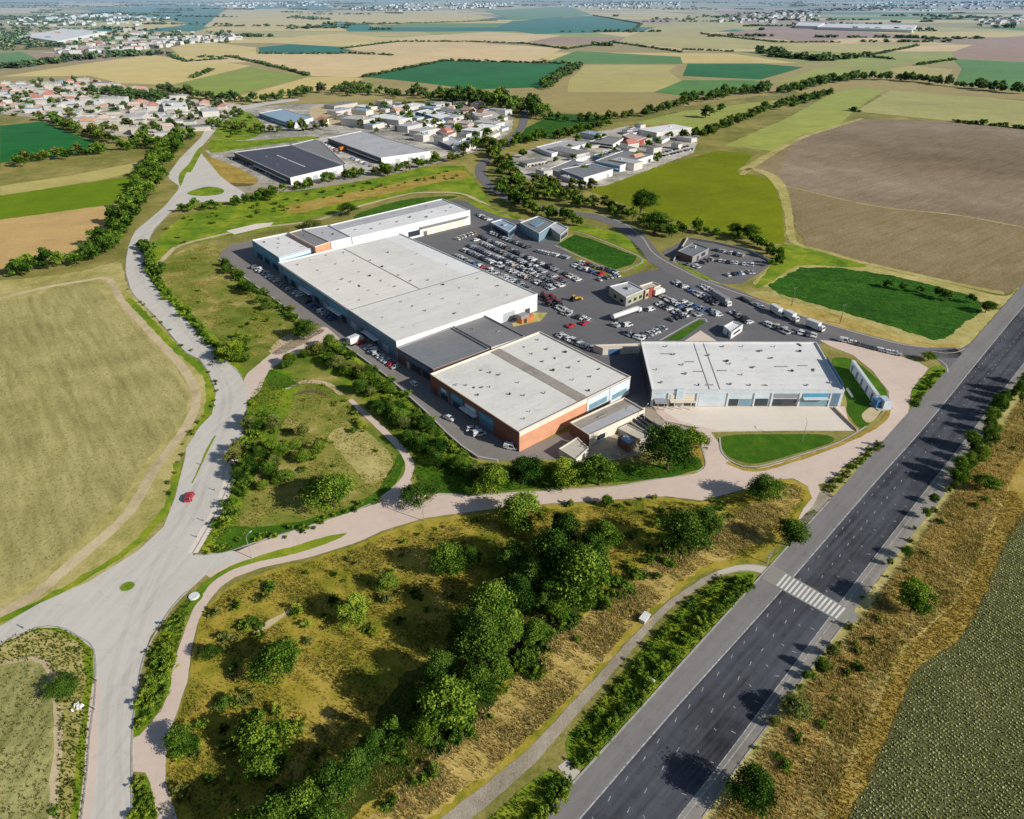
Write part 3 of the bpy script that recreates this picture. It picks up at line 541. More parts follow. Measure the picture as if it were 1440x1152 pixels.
# side road into the estate (dark) and the car lots
ribbon('road', [(738,150),(736,172),(728,186),(708,205),(688,222),(676,236),(680,252),(702,272),(740,288),(800,300),(842,306),(876,319),(897,335),(913,356),(938,374),(976,393),(1030,413),(1100,443),(1180,467),(1262,488),(1310,496),(1352,496)], [9, 9, 9, 9, 8, 8, 8, 8, 8, 8, 8, 8.5, 9, 10, 11, 11, 11, 11, 10, 9], 'asphalt_road', 5)
ribbon('kerb', [(842,302),(876,314),(902,333),(918,355),(944,372),(998,398),(1066,422),(1111,439),(1187,463),(1262,483),(1306,489)], .7, 'stone', 6)
sheet('road', [(1300,494),(1352,490),(1366,482),(1352,520),(1331,524),(1318,504)], 'asphalt_road', 5, False)
ribbon('kerb', [(1300,500),(1316,504),(1330,513),(1333,524)], .5, 'stone', 8)
ribbon('kerb', [(1310,494),(1330,497),(1348,495),(1357,490)], .4, 'stone', 8)
sheet('yard', [(555,325),(637,281),(668,285),(720,305),(760,318),(830,385),(868,393),(905,382),(930,378),(962,393),(1020,413),(1100,447),(1165,468),(1215,486),(1290,498),(1284,503),(1220,490),(1155,483),(1000,500),(935,572),(915,576),(880,580),(860,560),(700,480),(600,400)], 'asphalt', 4, False)
sheet('yard', [(309,357),(324,344),(356,338),(420,380),(600,500),(610,545),(735,630),(820,600),(850,640),(790,646),(709,648),(672,645),(653,631),(627,609),(572,556),(540,527),(487,487),(456,461),(422,448),(397,427),(345,393),(311,368)], 'asphalt_drive', 4, False)
sheet('yard', [(785,632),(812,612),(880,575),(915,572),(935,592),(985,602),(940,612),(900,640),(850,650),(800,650)], 'gravel', 5, False)
sheet('yard', [(930,355),(968,335),(1007,343),(1054,354),(1086,370),(1066,386),(1040,400),(1014,398),(984,384),(948,369)], 'asphalt_road', 5, False)
ribbon('kerb', [(946,368),(966,377),(990,391),(1012,399)], .8, 'stone', 6); sheet('verge', [(950,367),(982,383),(1000,393),(985,391),(958,375)], 'verge', 6)
ribbon('path', [(220,376),(234,360),(252,346),(300,333),(360,321),(444,310),(503,291),(569,274),(600,271),(646,272),(674,283),(700,296),(740,312)], 3.0, 'dirt', 5, rough=.2)
sheet('verge', [(318,325),(360,315),(385,313),(380,318),(330,330)], 'apron', 6, False)
sheet('verge', [(505,300),(570,281),(640,276),(620,283),(560,296),(505,308)], 'lawn', 4, True, .4)
sheet('lawn', [(784,344),(808,330),(830,336),(896,361),(889,372),(866,379),(830,365)], 'f_green', 6, False, .2)
ribbon('kerb', [(780,345),(830,368),(866,382),(890,376),(900,362),(830,332),(808,326)], .7, 'stone', 6)
sheet('verge', [(800,322),(822,318),(868,328),(892,342),(908,362),(905,374),(890,379),(903,362),(880,350),(830,330)], 'verge', 5, True, .3)
sheet('verge', [(660,286),(672,284),(730,304),(724,309),(690,300)], 'verge', 5, True, .3)
sheet('verge', [(933,479),(984,450),(992,453),(956,479)], 'lawn', 6, False); ribbon('kerb', [(928,479),(984,448),(994,453)], .7, 'stone', 6)
sheet('forecourt', [(962,480),(985,465),(1008,480)], 'forecourt', 6, False)
sheet('verge', [(720,455),(750,440),(770,440),(760,452),(722,460)], 'dirt_grass', 6, False)
# worn tracks and bare patches
ribbon('path', [(492,562),(520,588),(552,618),(572,642),(576,662),(562,684),(540,702)], [1.6, 2.0, 2.2, 2.4, 2.6, 2.8, 3], 'pink_road', 6, rough=.1)
ribbon('path', [(358,892),(380,876),(412,855)], [1.0, 1.6, .6], 'dirt', 4, rough=.2)
ribbon('path', [(380,495),(392,480),(412,470),(428,472)], 1.4, 'dirt', 6, rough=.15)
ribbon('dirt_bank', [(402,547),(430,537),(462,541),(480,556)], [1, 2.5, 2.5, 1], 'dirt', 5, rough=.3)
ribbon('dirt_bank', [(412,556),(436,550),(460,556)], [.8, 2.2, .8], 'soil', 6, rough=.3)
sheet('dirt_bank', [(462,612),(500,600),(540,628),(552,660),(520,680),(490,650)], 'dirt_grass', 5, True, .5)
# ------------------------------------------------------------------ buildings
def ccw(q):
    a = sum(q[i][0] * q[(i + 1) % len(q)][1] - q[(i + 1) % len(q)][0] * q[i][1] for i in range(len(q)))
    return q if a > 0 else q[::-1]
def inset(q, d):
    n = len(q); out = []
    for i in range(n):
        a, b, c = Vector(q[i - 1]), Vector(q[i]), Vector(q[(i + 1) % n])
        n1 = (b - a).normalized(); n1 = Vector((-n1.y, n1.x)); n2 = (c - b).normalized(); n2 = Vector((-n2.y, n2.x))
        k = (n1 + n2); k = k / max(.3, k.dot(n1)); out.append(tuple(b + k * d))
    return out
class Building:
    """a thing: Empty at the base, walls, roof and parapet as parts; edges are numbered as the roof corners are listed"""
    def __init__(s, name, label, cat, px, h, wall, roof, group=None, parapet=.45, world=None, trim='trim'):
        q = world or [P(x, y, h) for x, y in px]
        s.q0 = [Vector(p) for p in q]; s.h = h
        c = sum(s.q0, Vector((0, 0))) / len(q); s.c = c
        s.root = empty(name, (c.x, c.y, 0)); tag(s.root, label, cat, group)
        s.q = [p - c for p in s.q0]; qc = ccw([tuple(p) for p in s.q]); n = len(qc)
        s.ctr = Vector((0, 0))
        V = [(x, y, 0) for x, y in qc] + [(x, y, h) for x, y in qc]
        s.wall = obj('wall', V, [(i, (i + 1) % n, n + (i + 1) % n, n + i) for i in range(n)], wall, s.root)
        t = .28 if parapet else 0
        qi = inset(qc, t) if t else qc
        zr = h - parapet if parapet else h
        s.zr = zr; s.qi = qi
        V = [Vector((x, y, zr)) for x, y in qi]; tri = tessellate_polygon([V])
        Fc = [a if (V[a[1]] - V[a[0]]).cross(V[a[2]] - V[a[0]]).z > 0 else a[::-1] for a in tri]
        s.roof = obj('roof', V, Fc, roof, s.root)
        if parapet:
            o = inset(qc, -.05)
            V = [(x, y, h - .25) for x, y in o] + [(x, y, h + .06) for x, y in o] + [(x, y, h + .06) for x, y in qi] + [(x, y, zr) for x, y in qi]
            Fc = [(k * n + i, k * n + (i + 1) % n, (k + 1) * n + (i + 1) % n, (k + 1) * n + i) for k in range(3) for i in range(n)]
            obj('parapet', V, Fc, trim, s.root)
    def edge(s, i): return s.q[i], s.q[(i + 1) % len(s.q)]
    def out(s, i):
        a, b = s.edge(i); d = (b - a).normalized(); nr = Vector((d.y, -d.x)); return nr if nr.dot((a + b) / 2) > 0 else -nr
    def panel(s, name, i, t0, t1, z0, z1, mat, proud=.06, thick=.2, parent=None, label=None):
        a, b = s.edge(i); nr = s.out(i); d = (b - a); L = d.length; m = a + d * ((t0 + t1) / 2) + nr * (proud - thick / 2)
        mb = MB(); mb.box((m.x, m.y, (z0 + z1) / 2), (L * abs(t1 - t0), thick, z1 - z0), math.atan2(d.y, d.x))
        o = mb.build(name, [mat], parent or s.root); tag(o, label); return o
    def canopy(s, name, i, t0, t1, z, outm, mat, thick=.25, posts=0):
        a, b = s.edge(i); nr = s.out(i); d = b - a; m = a + d * ((t0 + t1) / 2) + nr * (outm / 2 + .05)
        mb = MB(); mb.box((m.x, m.y, z), (d.length * abs(t1 - t0), outm, thick), math.atan2(d.y, d.x))
        for k in range(posts):
            p = a + d * (t0 + (t1 - t0) * (k + .5) / posts) + nr * (outm - .3); mb.box((p.x, p.y, (z - thick / 2) / 2), (.22, .22, z - thick / 2), math.atan2(d.y, d.x))
        return mb.build(name, [mat], s.root)
    def uv(s, u, v):
        """point on the roof: u along corner 0 -> 1, v along corner 0 -> 3 (bilinear)"""
        a, b, c, d = s.q[:4]; return (a.lerp(b, u)).lerp(d.lerp(c, u), v)
    def roofbox(s, name, u, v, d, mat, dz=0, parent=None, rz=None):
        p = s.uv(u, v); e = s.q[1] - s.q[0]; mb = MB(); mb.box((p.x, p.y, s.zr + d[2] / 2 + dz), d, math.atan2(e.y, e.x) if rz is None else rz)
        return mb.build(name, [mat], parent or s.root)
    def roofpatch(s, name, u0, u1, v0, v1, mat, z=.012, hgt=0):
        q = [s.uv(*k) for k in ((u0, v0), (u1, v0), (u1, v1), (u0, v1))]; q = [Vector(p) for p in ccw([tuple(p) for p in q])]
        mb = MB(); zz = s.zr + z
        if hgt: mb.loft([[(p.x, p.y, s.zr - .02) for p in q], [(p.x, p.y, s.zr + hgt) for p in q]])
        else: mb.add([(p.x, p.y, zz) for p in q], [(0, 1, 2, 3)])
        return mb.build(name, [mat], s.root)
    def vents(s, pts, seed=1, base=.55):
        r = random.Random(seed)
        for u, v in pts:
            p = s.uv(u, v); mb = MB(); k = r.random(); w_ = base * r.uniform(.7, 1.5); rz = r.uniform(0, 3)
            if k < .45:
                mb.box((p.x, p.y, s.zr + .22), (w_, w_ * .9, .44), rz); mb.box((p.x, p.y, s.zr + .49), (w_ * 1.35, w_ * 1.25, .08), rz)
            elif k < .8:
                mb.tube([(p.x, p.y, s.zr), (p.x, p.y, s.zr + .45), (p.x, p.y, s.zr + .62)], [w_ * .35, w_ * .35, w_ * .55], 8)
            else:
                mb.box((p.x, p.y, s.zr + .16), (w_ * 2.4, w_ * .5, .3), rz); mb.box((p.x + .1, p.y, s.zr + .4), (w_ * .7, w_ * .45, .16), rz)
            mb.build('roof_vent', [r.choice(('vent', 'darkmetal', 'metal', 'vent'))], s.root)
# --- the big white warehouse: corner 0 left, 1 back, 2 right, 3 near
A = Building('warehouse', 'largest white flat-roofed warehouse beside the packed car lot, two-tone roof', 'warehouse', [(391,369),(562,328),(755.7,413),(557,480)], 8.0, 'wall_white', 'roof_white')
A.roofpatch('roof_section', 0.004, .996, .66, .995, 'roof_front'); A.roofpatch('roof_section', .86, .996, .005, .655, 'roof_brightwhite')
A.roofpatch('roof_section', .60, .855, .005, .655, 'roof_front', .011)
A.roofpatch('roof_joint', .01, .99, .655, .660, 'vent', hgt=.08); A.roofpatch('roof_joint', .495, .502, .02, .655, 'vent', hgt=.1)
A.panel('wall_cladding', 3, .002, .998, 0, 7.1, 'wall_tealgrey', .05, .12); A.panel('wall_cladding', 3, .002, .35, 7.0, 7.7, 'wall_teal', .07, .12)
for k in range(12):
    t = .06 + k * .078
    A.panel('window' if k % 3 else 'door', 3, t, t + .042, .2, 3.2, 'glass' if k % 3 else 'shutter', .09, .14)
for t0, t1 in ((.36, .52), (.56, .72), (.78, .95)): A.panel('sign_panel', 3, t0, t1, 4.2, 6.2, 'sign_teal', .10, .1)
for t in (.12, .4, .66): A.canopy('canopy', 3, t, t + .10, 3.7, 2.2, 'trim')
A.panel('wall_band', 2, .02, .98, 6.6, 7.7, 'wall_white', .08, .1)
A.panel('shutter', 2, .18, .27, .1, 4.0, 'shutter', .08); A.panel('door', 2, .06, .10, .1, 2.6, 'wall_dark', .09)
A.panel('shutter', 1, .2, .26, .1, 4, 'shutter', .08); A.panel('shutter', 1, .5, .56, .1, 4, 'shutter', .08); A.panel('shutter', 1, .78, .84, .1, 4, 'shutter', .08)
A.vents([(.09,.08),(.2,.06),(.33,.05),(.45,.07),(.15,.2),(.3,.18),(.42,.2),(.52,.24),(.52,.34),(.52,.47),(.53,.56),(.2,.36),(.22,.41),(.23,.47),(.24,.54),(.25,.6),(.35,.33),(.37,.4),(.38,.48),(.4,.57),(.7,.2),(.7,.4),(.85,.3),(.88,.5),(.1,.45),(.12,.6),(.62,.6),(.3,.72),(.32,.78),(.34,.85),(.5,.73),(.52,.8),(.55,.88),(.7,.75),(.72,.86),(.88,.72),(.9,.83),(.1,.8),(.12,.92),(.85,.93),(.45,.94),(.65,.68)], 3)
# --- grey link between the warehouses
B2 = Building('store_hall', 'grey low-roofed hall wedged between two white warehouses', 'building', [(558,489),(634,460),(688,490),(609,519)], 6.2, 'wall_brown', 'roof_grey', trim='wall_grey')
B2.roofpatch('roof_section', .3, .99, .01, .45, 'roof_midgrey', .01); B2.panel('window', 3, .08, .3, .6, 3.2, 'glass', .06); B2.panel('window', 3, .36, .6, .6, 3.2, 'glass', .06); B2.panel('door', 3, .66, .74, .1, 2.8, 'shutter', .07); B2.panel('sign_panel', 3, .1, .9, 4.0, 5.2, 'wall_blue', .08, .1)
B3 = Building('store_hall', 'mid-grey roofed hall touching the car park, behind the darker grey hall', 'building', [(636,458),(681,443),(738,472.5),(691,488)], 6.3, 'wall_white', 'roof_midgrey', trim='wall_grey')
B3.panel('shutter', 1, .3, .5, .1, 4, 'shutter', .07); B3.vents([(.3, .3), (.7, .6)], 5)
# --- brick ended store in front: 0 left, 1 back, 2 right, 3 near
S = Building('store', 'white-roofed store with orange end wall and dark roof walkway', 'store', [(604.7,525.8),(759,466),(887,529.7),(730,607.6)], 7.4, 'wall_brick', 'roof_front', trim='trim_cream')
S.roofpatch('roof_walkway', .515, .60, .006, .994, 'roof_brown', hgt=.10)
S.panel('wall_cladding', 2, .425, .998, 0, 7.0, 'wall_orange', .06, .12); S.panel('wall_band', 2, .425, .998, 5.7, 7.1, 'wall_cream', .10, .1)
S.panel('wall_cladding', 2, .21, .42, 1.6, 6.9, 'wall_paleblue', .06, .14); S.panel('wall_cladding', 2, .004, .205, .6, 6.9, 'wall_paleblue', .08, .14)
S.panel('window', 2, .23, .40, 2.4, 4.4, 'skyglass', .09, .12); S.panel('shutter', 2, .23, .40, .1, 1.4, 'wall_dark', .08); S.panel('window', 2, .03, .18, 1.6, 3.6, 'skyglass', .10, .12)
for t0, t1, z0, z1, m_ in ((.26,.42,.3,5.8,'wall_tealgrey'),(.44,.58,.3,5.2,'skyglass'),(.60,.74,.3,5.8,'wall_tealgrey'),(.77,.885,.3,5.2,'wall_tealgrey')): S.panel('shopfront', 3, t0, t1, z0, z1, m_, .08, .16)
for t0, t1 in ((.62,.72),(.45,.57),(.78,.87)): S.panel('window', 3, t0, t1, .6, 2.8, 'glass', .11, .12)
for t0, t1 in ((.265,.41),(.61,.735)): S.panel('sign_panel', 3, t0, t1, 3.6, 5.4, 'sign_teal', .13, .14)
S.panel('sign_panel', 3, .455, .57, 3.7, 4.9, 'wall_paleblue', .13, .14); S.panel('sign_panel', 3, .80, .86, 3.8, 4.8, 'wall_white', .13, .14)
S.panel('door', 3, .925, .965, .1, 2.6, 'wall_dark', .07); S.canopy('canopy', 3, .43, .60, 3.3, 1.8, 'trim')
S.vents([(.1,.3),(.12,.36),(.16,.4),(.2,.43),(.05,.25),(.08,.46),(.3,.2),(.32,.27),(.35,.34),(.38,.52),(.24,.6),(.3,.68),(.42,.75),(.12,.9),(.2,.86),(.75,.12),(.9,.1),(.72,.25),(.85,.27),(.7,.4),(.8,.42),(.92,.4),(.67,.55),(.78,.6),(.9,.58),(.68,.75),(.8,.8),(.92,.76),(.66,.93)], 7)
# --- shop building on the right: 0 back left, 1 back right, 2 near right, 3 near left
R_ = Building('shop_hall', 'white-roofed shop hall behind the pale paved forecourt, row of shopfronts', 'shop', [(901,480.5),(1148,481),(1188,548.5),(917,548.5)], 6.4, 'wall_paleblue', 'roof_pale', trim='trim')
R_.panel('wall_cladding', 3, .0, 1.0, 0, 6.0, 'wall_dark', .05, .1)
R_.panel('sign_panel', 1, .40, .96, 6.0, 7.6, 'wall_blue', -.1, .12)
R_.panel('wall_band', 2, .0, 1.0, 5.2, 6.1, 'wall_paleblue', .12, .2)
# edge 2 runs from near right (t=0) to near left (t=1)
for t0, t1, z0, z1, m_, nm in ((.015,.06,.1,5.0,'wall_tealgrey','wall_cladding'),(.07,.215,.2,3.4,'skyglass','shopfront'),(.08,.21,3.7,5.0,'sign_teal','sign_panel'),(.235,.31,.2,2.9,'wall_dark','shopfront'),(.31,.36,.2,2.9,'glass','shopfront'),(.24,.36,3.4,4.9,'wall_grey','sign_panel'),(.385,.455,.2,3.0,'glass','shopfront'),(.47,.535,.2,2.9,'skyglass','shopfront'),(.54,.59,.2,2.9,'glass','shopfront'),
                                (.605,.75,.1,5.0,'wall_paleblue','shutter'),(.77,.83,.2,2.8,'glass','shopfront'),(.78,.90,3.2,4.6,'trim_cream','sign_panel'),(.84,.90,.2,2.8,'wall_dark','shopfront'),(.915,.985,.2,2.6,'wall_dark','shopfront'),(.93,.99,3.2,4.8,'wall_paleblue','sign_panel')):
    R_.panel(nm, 2, t0, t1, z0, z1, m_, .08 if nm != 'sign_panel' else .2, .16)
for t in (.065,.225,.37,.46,.60,.76,.83,.91,.995): R_.panel('pilaster', 2, t - .004, t + .004, 0, 5.2, 'trim', .3, .4)
R_.canopy('canopy', 2, .775, .905, 3.0, 2.6, 'trim_cream', posts=3); R_.canopy('canopy', 2, .08, .21, 3.55, 1.6, 'trim'); R_.canopy('canopy', 2, .92, .985, 2.9, 3.0, 'metal', posts=2)
R_.panel('wall_pier', 2, .835, .872, 0, 6.9, 'wall_paleblue', .5, .9)
for u in (.30, .355): R_.roofpatch('roof_joint', u, u + .004, .02, .98, 'vent', hgt=.09)
for u0, u1, v in ((.22,.27,.42),(.25,.30,.62),(.38,.43,.6),(.29,.33,.88),(.70,.77,.52),(.83,.88,.5),(.1,.16,.25)): R_.roofpatch('roof_duct', u0, u1, v, v + .018, 'metal', hgt=.16)
R_.vents([(.14,.1),(.17,.28),(.2,.5),(.2,.68),(.25,.9),(.36,.3),(.46,.1),(.45,.42),(.46,.48),(.5,.7),(.57,.1),(.58,.55),(.6,.9),(.66,.2),(.7,.35),(.75,.1),(.78,.62),(.82,.9),(.88,.2),(.9,.6),(.95,.85),(.9,.05),(.42,.88),(.52,.9),(.05,.6),(.06,.85)], 11, .7)
# --- annex with yard
X1 = Building('annex', 'low annex with beige flat roof beside the orange end wall', 'building', [(801.4,594),(877.8,559),(907,576),(829,612)], 4.2, 'wall_cream', 'roof_lightgrey', trim='trim_cream')
X1.roofpatch('roof_section', .01, .99, .01, .46, 'roof_brown', .012); X1.panel('wall_cladding', 3, .0, 1, 0, 3.9, 'wall_brown', .05, .1)
X1.panel('door', 2, .02, .10, .1, 3.0, 'wall_dark', .07); X1.panel('window', 2, .72, .86, .8, 2.4, 'glass', .07); X1.panel('window', 2, .3, .5, .9, 2.2, 'glass', .07); X1.roofbox('roof_duct', .45, .35, (3.4, .35, .35), 'vent', rz=.6)
def yard_shed(name, label, px, h, wall, roof, cat='shed', par=.2):
    b = Building(name, label, cat, px, h, wall, roof, parapet=par, trim=wall); return b
b = yard_shed('shed', 'low shed with pale flat roof in front of the orange end wall', [(786,631),(812,615),(828,630),(810,646)], 2.6, 'wall_cream', 'roof_tan'); b.panel('door', 2, .3, .5, .1, 2.1, 'wall_dark', .06)
b = yard_shed('kiosk', 'small blue-roofed kiosk in the yard by the annex', [(869,615),(882,609.5),(896,618),(884,626)], 3.0, 'wall_brown', 'roof_blue', 'kiosk'); b.panel('window', 2, .2, .8, 1, 2.2, 'glass', .06)
b = yard_shed('workshop', 'open-topped concrete bays with dark slots behind the big round tree', [(886,593),(906,586),(933,600),(913,610)], 2.2, 'stone', 'roof_brown', 'workshop')
for u in (.2, .5, .8): b.roofbox('bay_wall', u, .5, (.4, 9, .8), 'wall_dark')
b = yard_shed('shed', 'flat pale concrete shed between the annex and the slotted bays', [(868,602),(882,596),(912,611),(908,616),(900,618)], 1.8, 'stone', 'roof_tan')
for nm, lb, px in (('yard_wall', 'cream yard wall in front of the annex', [(846,606),(872,594),(906,579)]), ('yard_wall', 'low pale wall between the workshop bays and the round tree', [(913,612),(936,601)])):
    mb = MB(); q = densify(W(px), 3, False)
    for i in range(len(q) - 1):
        m = (q[i] + q[i + 1]) / 2; d = q[i + 1] - q[i]; mb.box((m.x, m.y, .8), (d.length, .3, 1.6), math.atan2(d.y, d.x))
    tag(mb.build(nm, ['trim_cream']), lb, 'wall')
# --- dock between store and shop hall
b = yard_shed('loading_dock', 'pinkish loading dock wall with blue gate between store and shop hall', [(835,485),(899,483),(902,487),(848,490)], 3.0, 'wall_cream', 'forecourt', 'dock'); b.panel('gate', 2, .55, .85, .1, 2.4, 'wall_blue', .07)
def along_wall(name, label, px, h, th, mat, cat='wall', gap=None, zj=0):
    mb = MB(); q = densify(W(px), 4, False)
    for i in range(len(q) - 1):
        m = (q[i] + q[i + 1]) / 2; d = q[i + 1] - q[i]; mb.box((m.x, m.y, h / 2), (d.length + .02, th, h), math.atan2(d.y, d.x))
    return tag(mb.build(name, [mat]), label, cat)
along_wall('boundary_wall', 'pale low wall along the drive left of the big warehouse', [(309,366),(328,380),(352,398),(396,430),(420,447)], 1.0, .5, 'stone')
along_wall('boundary_wall', 'low stone wall along the drive beside the grey hall', [(487,489),(512,507),(540,528),(570,554)], .9, .5, 'stone')
along_wall('boundary_wall', 'low stone wall along the drive beside the brick store', [(576,560),(600,582),(627,610),(650,630),(672,645),(700,650)], .9, .5, 'stone')
along_wall('boundary_wall', 'pale wall round the compound behind the estate road', [(947,368),(967,336),(1008,343),(1055,354),(1087,370)], 1.2, .4, 'stone')
along_wall('boundary_wall', 'brown low wall edging the green lawn at the shop hall', [(1172,574),(1188,590),(1205,606)], .7, .5, 'wall_peach')
# --- long building at the back left: separate roofs of different height
C0 = Building('showroom', 'teal-walled showroom at the far left end of the long row', 'showroom', [(354,337.5),(404,327.3),(441.5,348),(392,362)], 8.8, 'wall_teal', 'roof_pale')
for t in (.1, .4, .68): C0.panel('window', 3, t, t + .2, .5, 3.4, 'glass', .08)
C0.panel('sign_panel', 3, .1, .9, 5.2, 7.0, 'sign_teal', .08); C0.panel('sign_panel', 0, .1, .9, 4, 7.0, 'sign_teal', .08); C0.panel('wall_cladding', 2, .0, 1, 6.6, 8.3, 'wall_paleblue', .08); C0.vents([(.2,.2),(.6,.2),(.3,.6),(.7,.5),(.8,.8),(.45,.4)], 13)
C1 = Building('hall', 'hall with orange gable and grey roof in the long row', 'building', [(406,327),(425,322),(464,340),(443,347)], 10.2, 'wall_orange', 'roof_midgrey', trim='trim_cream')
C1.vents([(.5, .3)], 15)
C2 = Building('hall', 'light-grey roofed hall between orange gable and long white wing', 'building', [(426,322),(461.5,316.5),(493.5,333),(465,340)], 9.8, 'wall_white', 'roof_lightgrey'); C2.vents([(.4,.4),(.6,.6)], 16)
C3 = Building('retail_wing', 'long white wing at the back of the car lot with canopy', 'building', [(463,316.5),(622,279.4),(661,295.5),(495,334)], 8.6, 'wall_white', 'roof_brightwhite')
C3.roofpatch('roof_section', .005, .995, .005, .36, 'roof_lightgrey', .012); C3.roofpatch('roof_joint', .005, .995, .36, .375, 'vent', hgt=.12)
C3.canopy('canopy', 2, .03, .46, 5.4, 2.4, 'roof_midgrey'); C3.panel('window', 2, .46, .56, 1.2, 4.2, 'glass', .08); C3.panel('shopfront', 2, .59, .66, .6, 3.6, 'skyglass', .08)
for t in (.06, .16, .26, .36): C3.panel('shutter', 2, t, t + .07, .1, 3.6, 'wall_cream', .08)
C3.panel('door', 2, .40, .43, .1, 2.6, 'wall_dark', .08); C3.vents([(.1,.6),(.2,.75),(.3,.6),(.42,.7),(.55,.6),(.65,.8),(.75,.6),(.85,.72),(.93,.6),(.5,.2),(.8,.2)], 17, .8)
# --- buildings round the car park
O = Building('office', 'olive-walled office block with grey roof in the middle of the car park', 'office', [(857,402.5),(884,396),(906,407),(880.5,418)], 4.6, 'wall_olive', 'roof_lightgrey')
for e_, ts in ((2, (.1, .4, .7)), (3, (.15, .55))):
    for t in ts:
        O.panel('window', e_, t, t + .16, 1.0, 2.4, 'glass', .08)
O.panel('wall_cladding', 2, .86, 1.0, 0, 4.2, 'wall_grey', .1); O.roofbox('roof_unit', .6, .5, (2.5, 1.8, 1.0), 'metal')
O2 = Building('office', 'peach-walled annex with red block beside the olive office', 'office', [(899,402),(918,396),(929,401),(908,409)], 4.2, 'wall_peach', 'roof_tan', trim='trim_cream'); O2.panel('wall_cladding', 2, .45, .75, .0, 4.6, 'wall_red', .3, .6); O2.panel('window', 2, .1, .35, 1, 2.6, 'glass', .08); O2.panel('window', 2, .8, .95, 1, 2.6, 'glass', .08)
K = Building('kiosk', 'small white flat-roofed kiosk standing in the lower car park', 'kiosk', [(1018,458.5),(1031,451.5),(1045,456.5),(1029,467.5)], 3.1, 'wall_white', 'roof_brightwhite'); K.panel('window', 2, .2, .8, 1.1, 2.1, 'glass', .08); K.panel('door', 3, .3, .5, .1, 2.2, 'wall_tealgrey', .08)
Gb = Building('glass_pavilion', 'blue-grey glass pavilion beside the lawn at the estate road', 'pavilion', [(731,313),(757,303.5),(780,313),(758,328)], 5.2, 'skyglass', 'roof_grey')
Gb.roofpatch('skylight', .25, .75, .25, .6, 'skyglass', hgt=.4)
for k in range(6): Gb.panel('mullion', 3, .02 + k * .19, .04 + k * .19, 0, 4.7, 'metal', .1); Gb.panel('mullion', 2, .02 + k * .19, .04 + k * .19, 0, 4.7, 'metal', .1)
Gb2 = Building('pavilion', 'small pale blue roofed pavilion left of the glass pavilion', 'pavilion', [(690,312.5),(706,308),(726,317),(715,326)], 4.2, 'wall_tealgrey', 'roof_blue'); Gb2.panel('window', 2, .1, .9, .8, 3, 'glass', .08); Gb2.panel('window', 3, .1, .9, .8, 3, 'glass', .08); Gb2.roofbox('roof_unit', .5, .5, (3, 2, .8), 'metal')
Gc = Building('terrace_hall', 'low grey concrete hall right of the glass pavilion', 'building', [(770,317),(783,312),(799,321),(788,330)], 4.2, 'wall_grey', 'roof_lightgrey'); Gc.panel('window', 2, .1, .9, .8, 2.8, 'glass', .08)
Cb = Building('house', 'dark-roofed house inside the grey walled compound', 'house', [(953,353),(975,341),(997,349),(974,361)], 3.6, 'wall_grey', 'roof_grey', trim='wall_grey'); Cb.panel('wall_cladding', 3, 0, 1, 0, 3.5, 'wall_brown', .06); Cb.panel('window', 2, .2, .45, .9, 2.6, 'glass', .08); Cb.panel('door', 2, .6, .72, .1, 2.4, 'wall_dark', .08); Cb.roofbox('chimney', .7, .4, (1, 1, 1.4), 'wall_cream')
# orange sign pavilion at the corner of the big warehouse
t_ = empty('sign_pavilion', (*P(738, 452), 0), math.radians(40)); tag(t_, 'orange sign pavilion at the right corner of the big warehouse', 'pavilion')
mb = MB(); mb.box((0, 0, 1.1), (6.0, 3.0, 2.2)); mb.build('body', ['sign_orange'], t_); mb = MB(); mb.box((-1, .2, 2.9), (4.4, 3.3, 1.3)); mb.build('sign_box', ['wall_grey'], t_); mb = MB(); mb.box((3.9, .5, 1.1), (1.2, 2.4, 2.2)); mb.build('sign_panel', ['sign_orange'], t_); mb = MB(); mb.box((-1, -1.52, 1.0), (1.4, .2, 1.9)); mb.build('door', ['glass'], t_)
# long slanted sign wall on the right lawn
t_ = empty('sign_wall', (*P(1218, 545), 0)); tag(t_, 'long slanting pale blue sign wall on the lawn by the road', 'sign wall')
p0, p1 = Vector(P(1196, 520)), Vector(P(1230, 569)); o_ = Vector(P(1218, 545)); d = p1 - p0; m = (p0 + p1) / 2 - o_
mb = MB(); mb.box((m.x, m.y, 1.9), (d.length, .9, 3.8), math.atan2(d.y, d.x)); mb.build('wall_panel', ['wall_paleblue'], t_)
mb = MB(); mb.box((m.x, m.y, 3.9), (d.length + .3, 1.2, .2), math.atan2(d.y, d.x)); mb.build('coping', ['trim'], t_)
for k in range(5):
    p = p0.lerp(p1, (k + .5) / 5) - o_; nr = Vector((-d.y, d.x)).normalized(); nr = nr if nr.x < 0 else -nr; p = p + nr * .7; mb = MB(); mb.box((p.x, p.y, 1.5), (.3, .6, 3.0), math.atan2(d.y, d.x)); mb.build('buttress', ['metal'], t_)
t_ = empty('monument', (*P(1237, 572), 0)); tag(t_, 'stepped teal monument block at the lower end of the sign wall', 'monument'); mb = MB(); mb.box((-1.6, 0, 1.5), (1.6, 2.2, 3.0), .3); mb.build('block', ['wall_blue'], t_); mb = MB(); mb.loft([[(0, -2, 0), (3, -2, 0), (3, 2, 0), (0, 2, 0)], [(0, -2, 3.2), (2.0, -1.8, 3.4), (2.0, 1.8, 3.4), (0, 2, 3.2)]]); mb.build('slab', ['wall_paleblue'], t_); mb = MB(); mb.box((.7, 0, .15), (6, 5, .3), .2); mb.build('base', ['stone'], t_)
# flower bed pile by the shop corner
along_wall('retaining_wall', 'whitish retaining wall beside the right corner of the shop hall', [(1191,548),(1199,560)], .7, .5, 'wall_white')
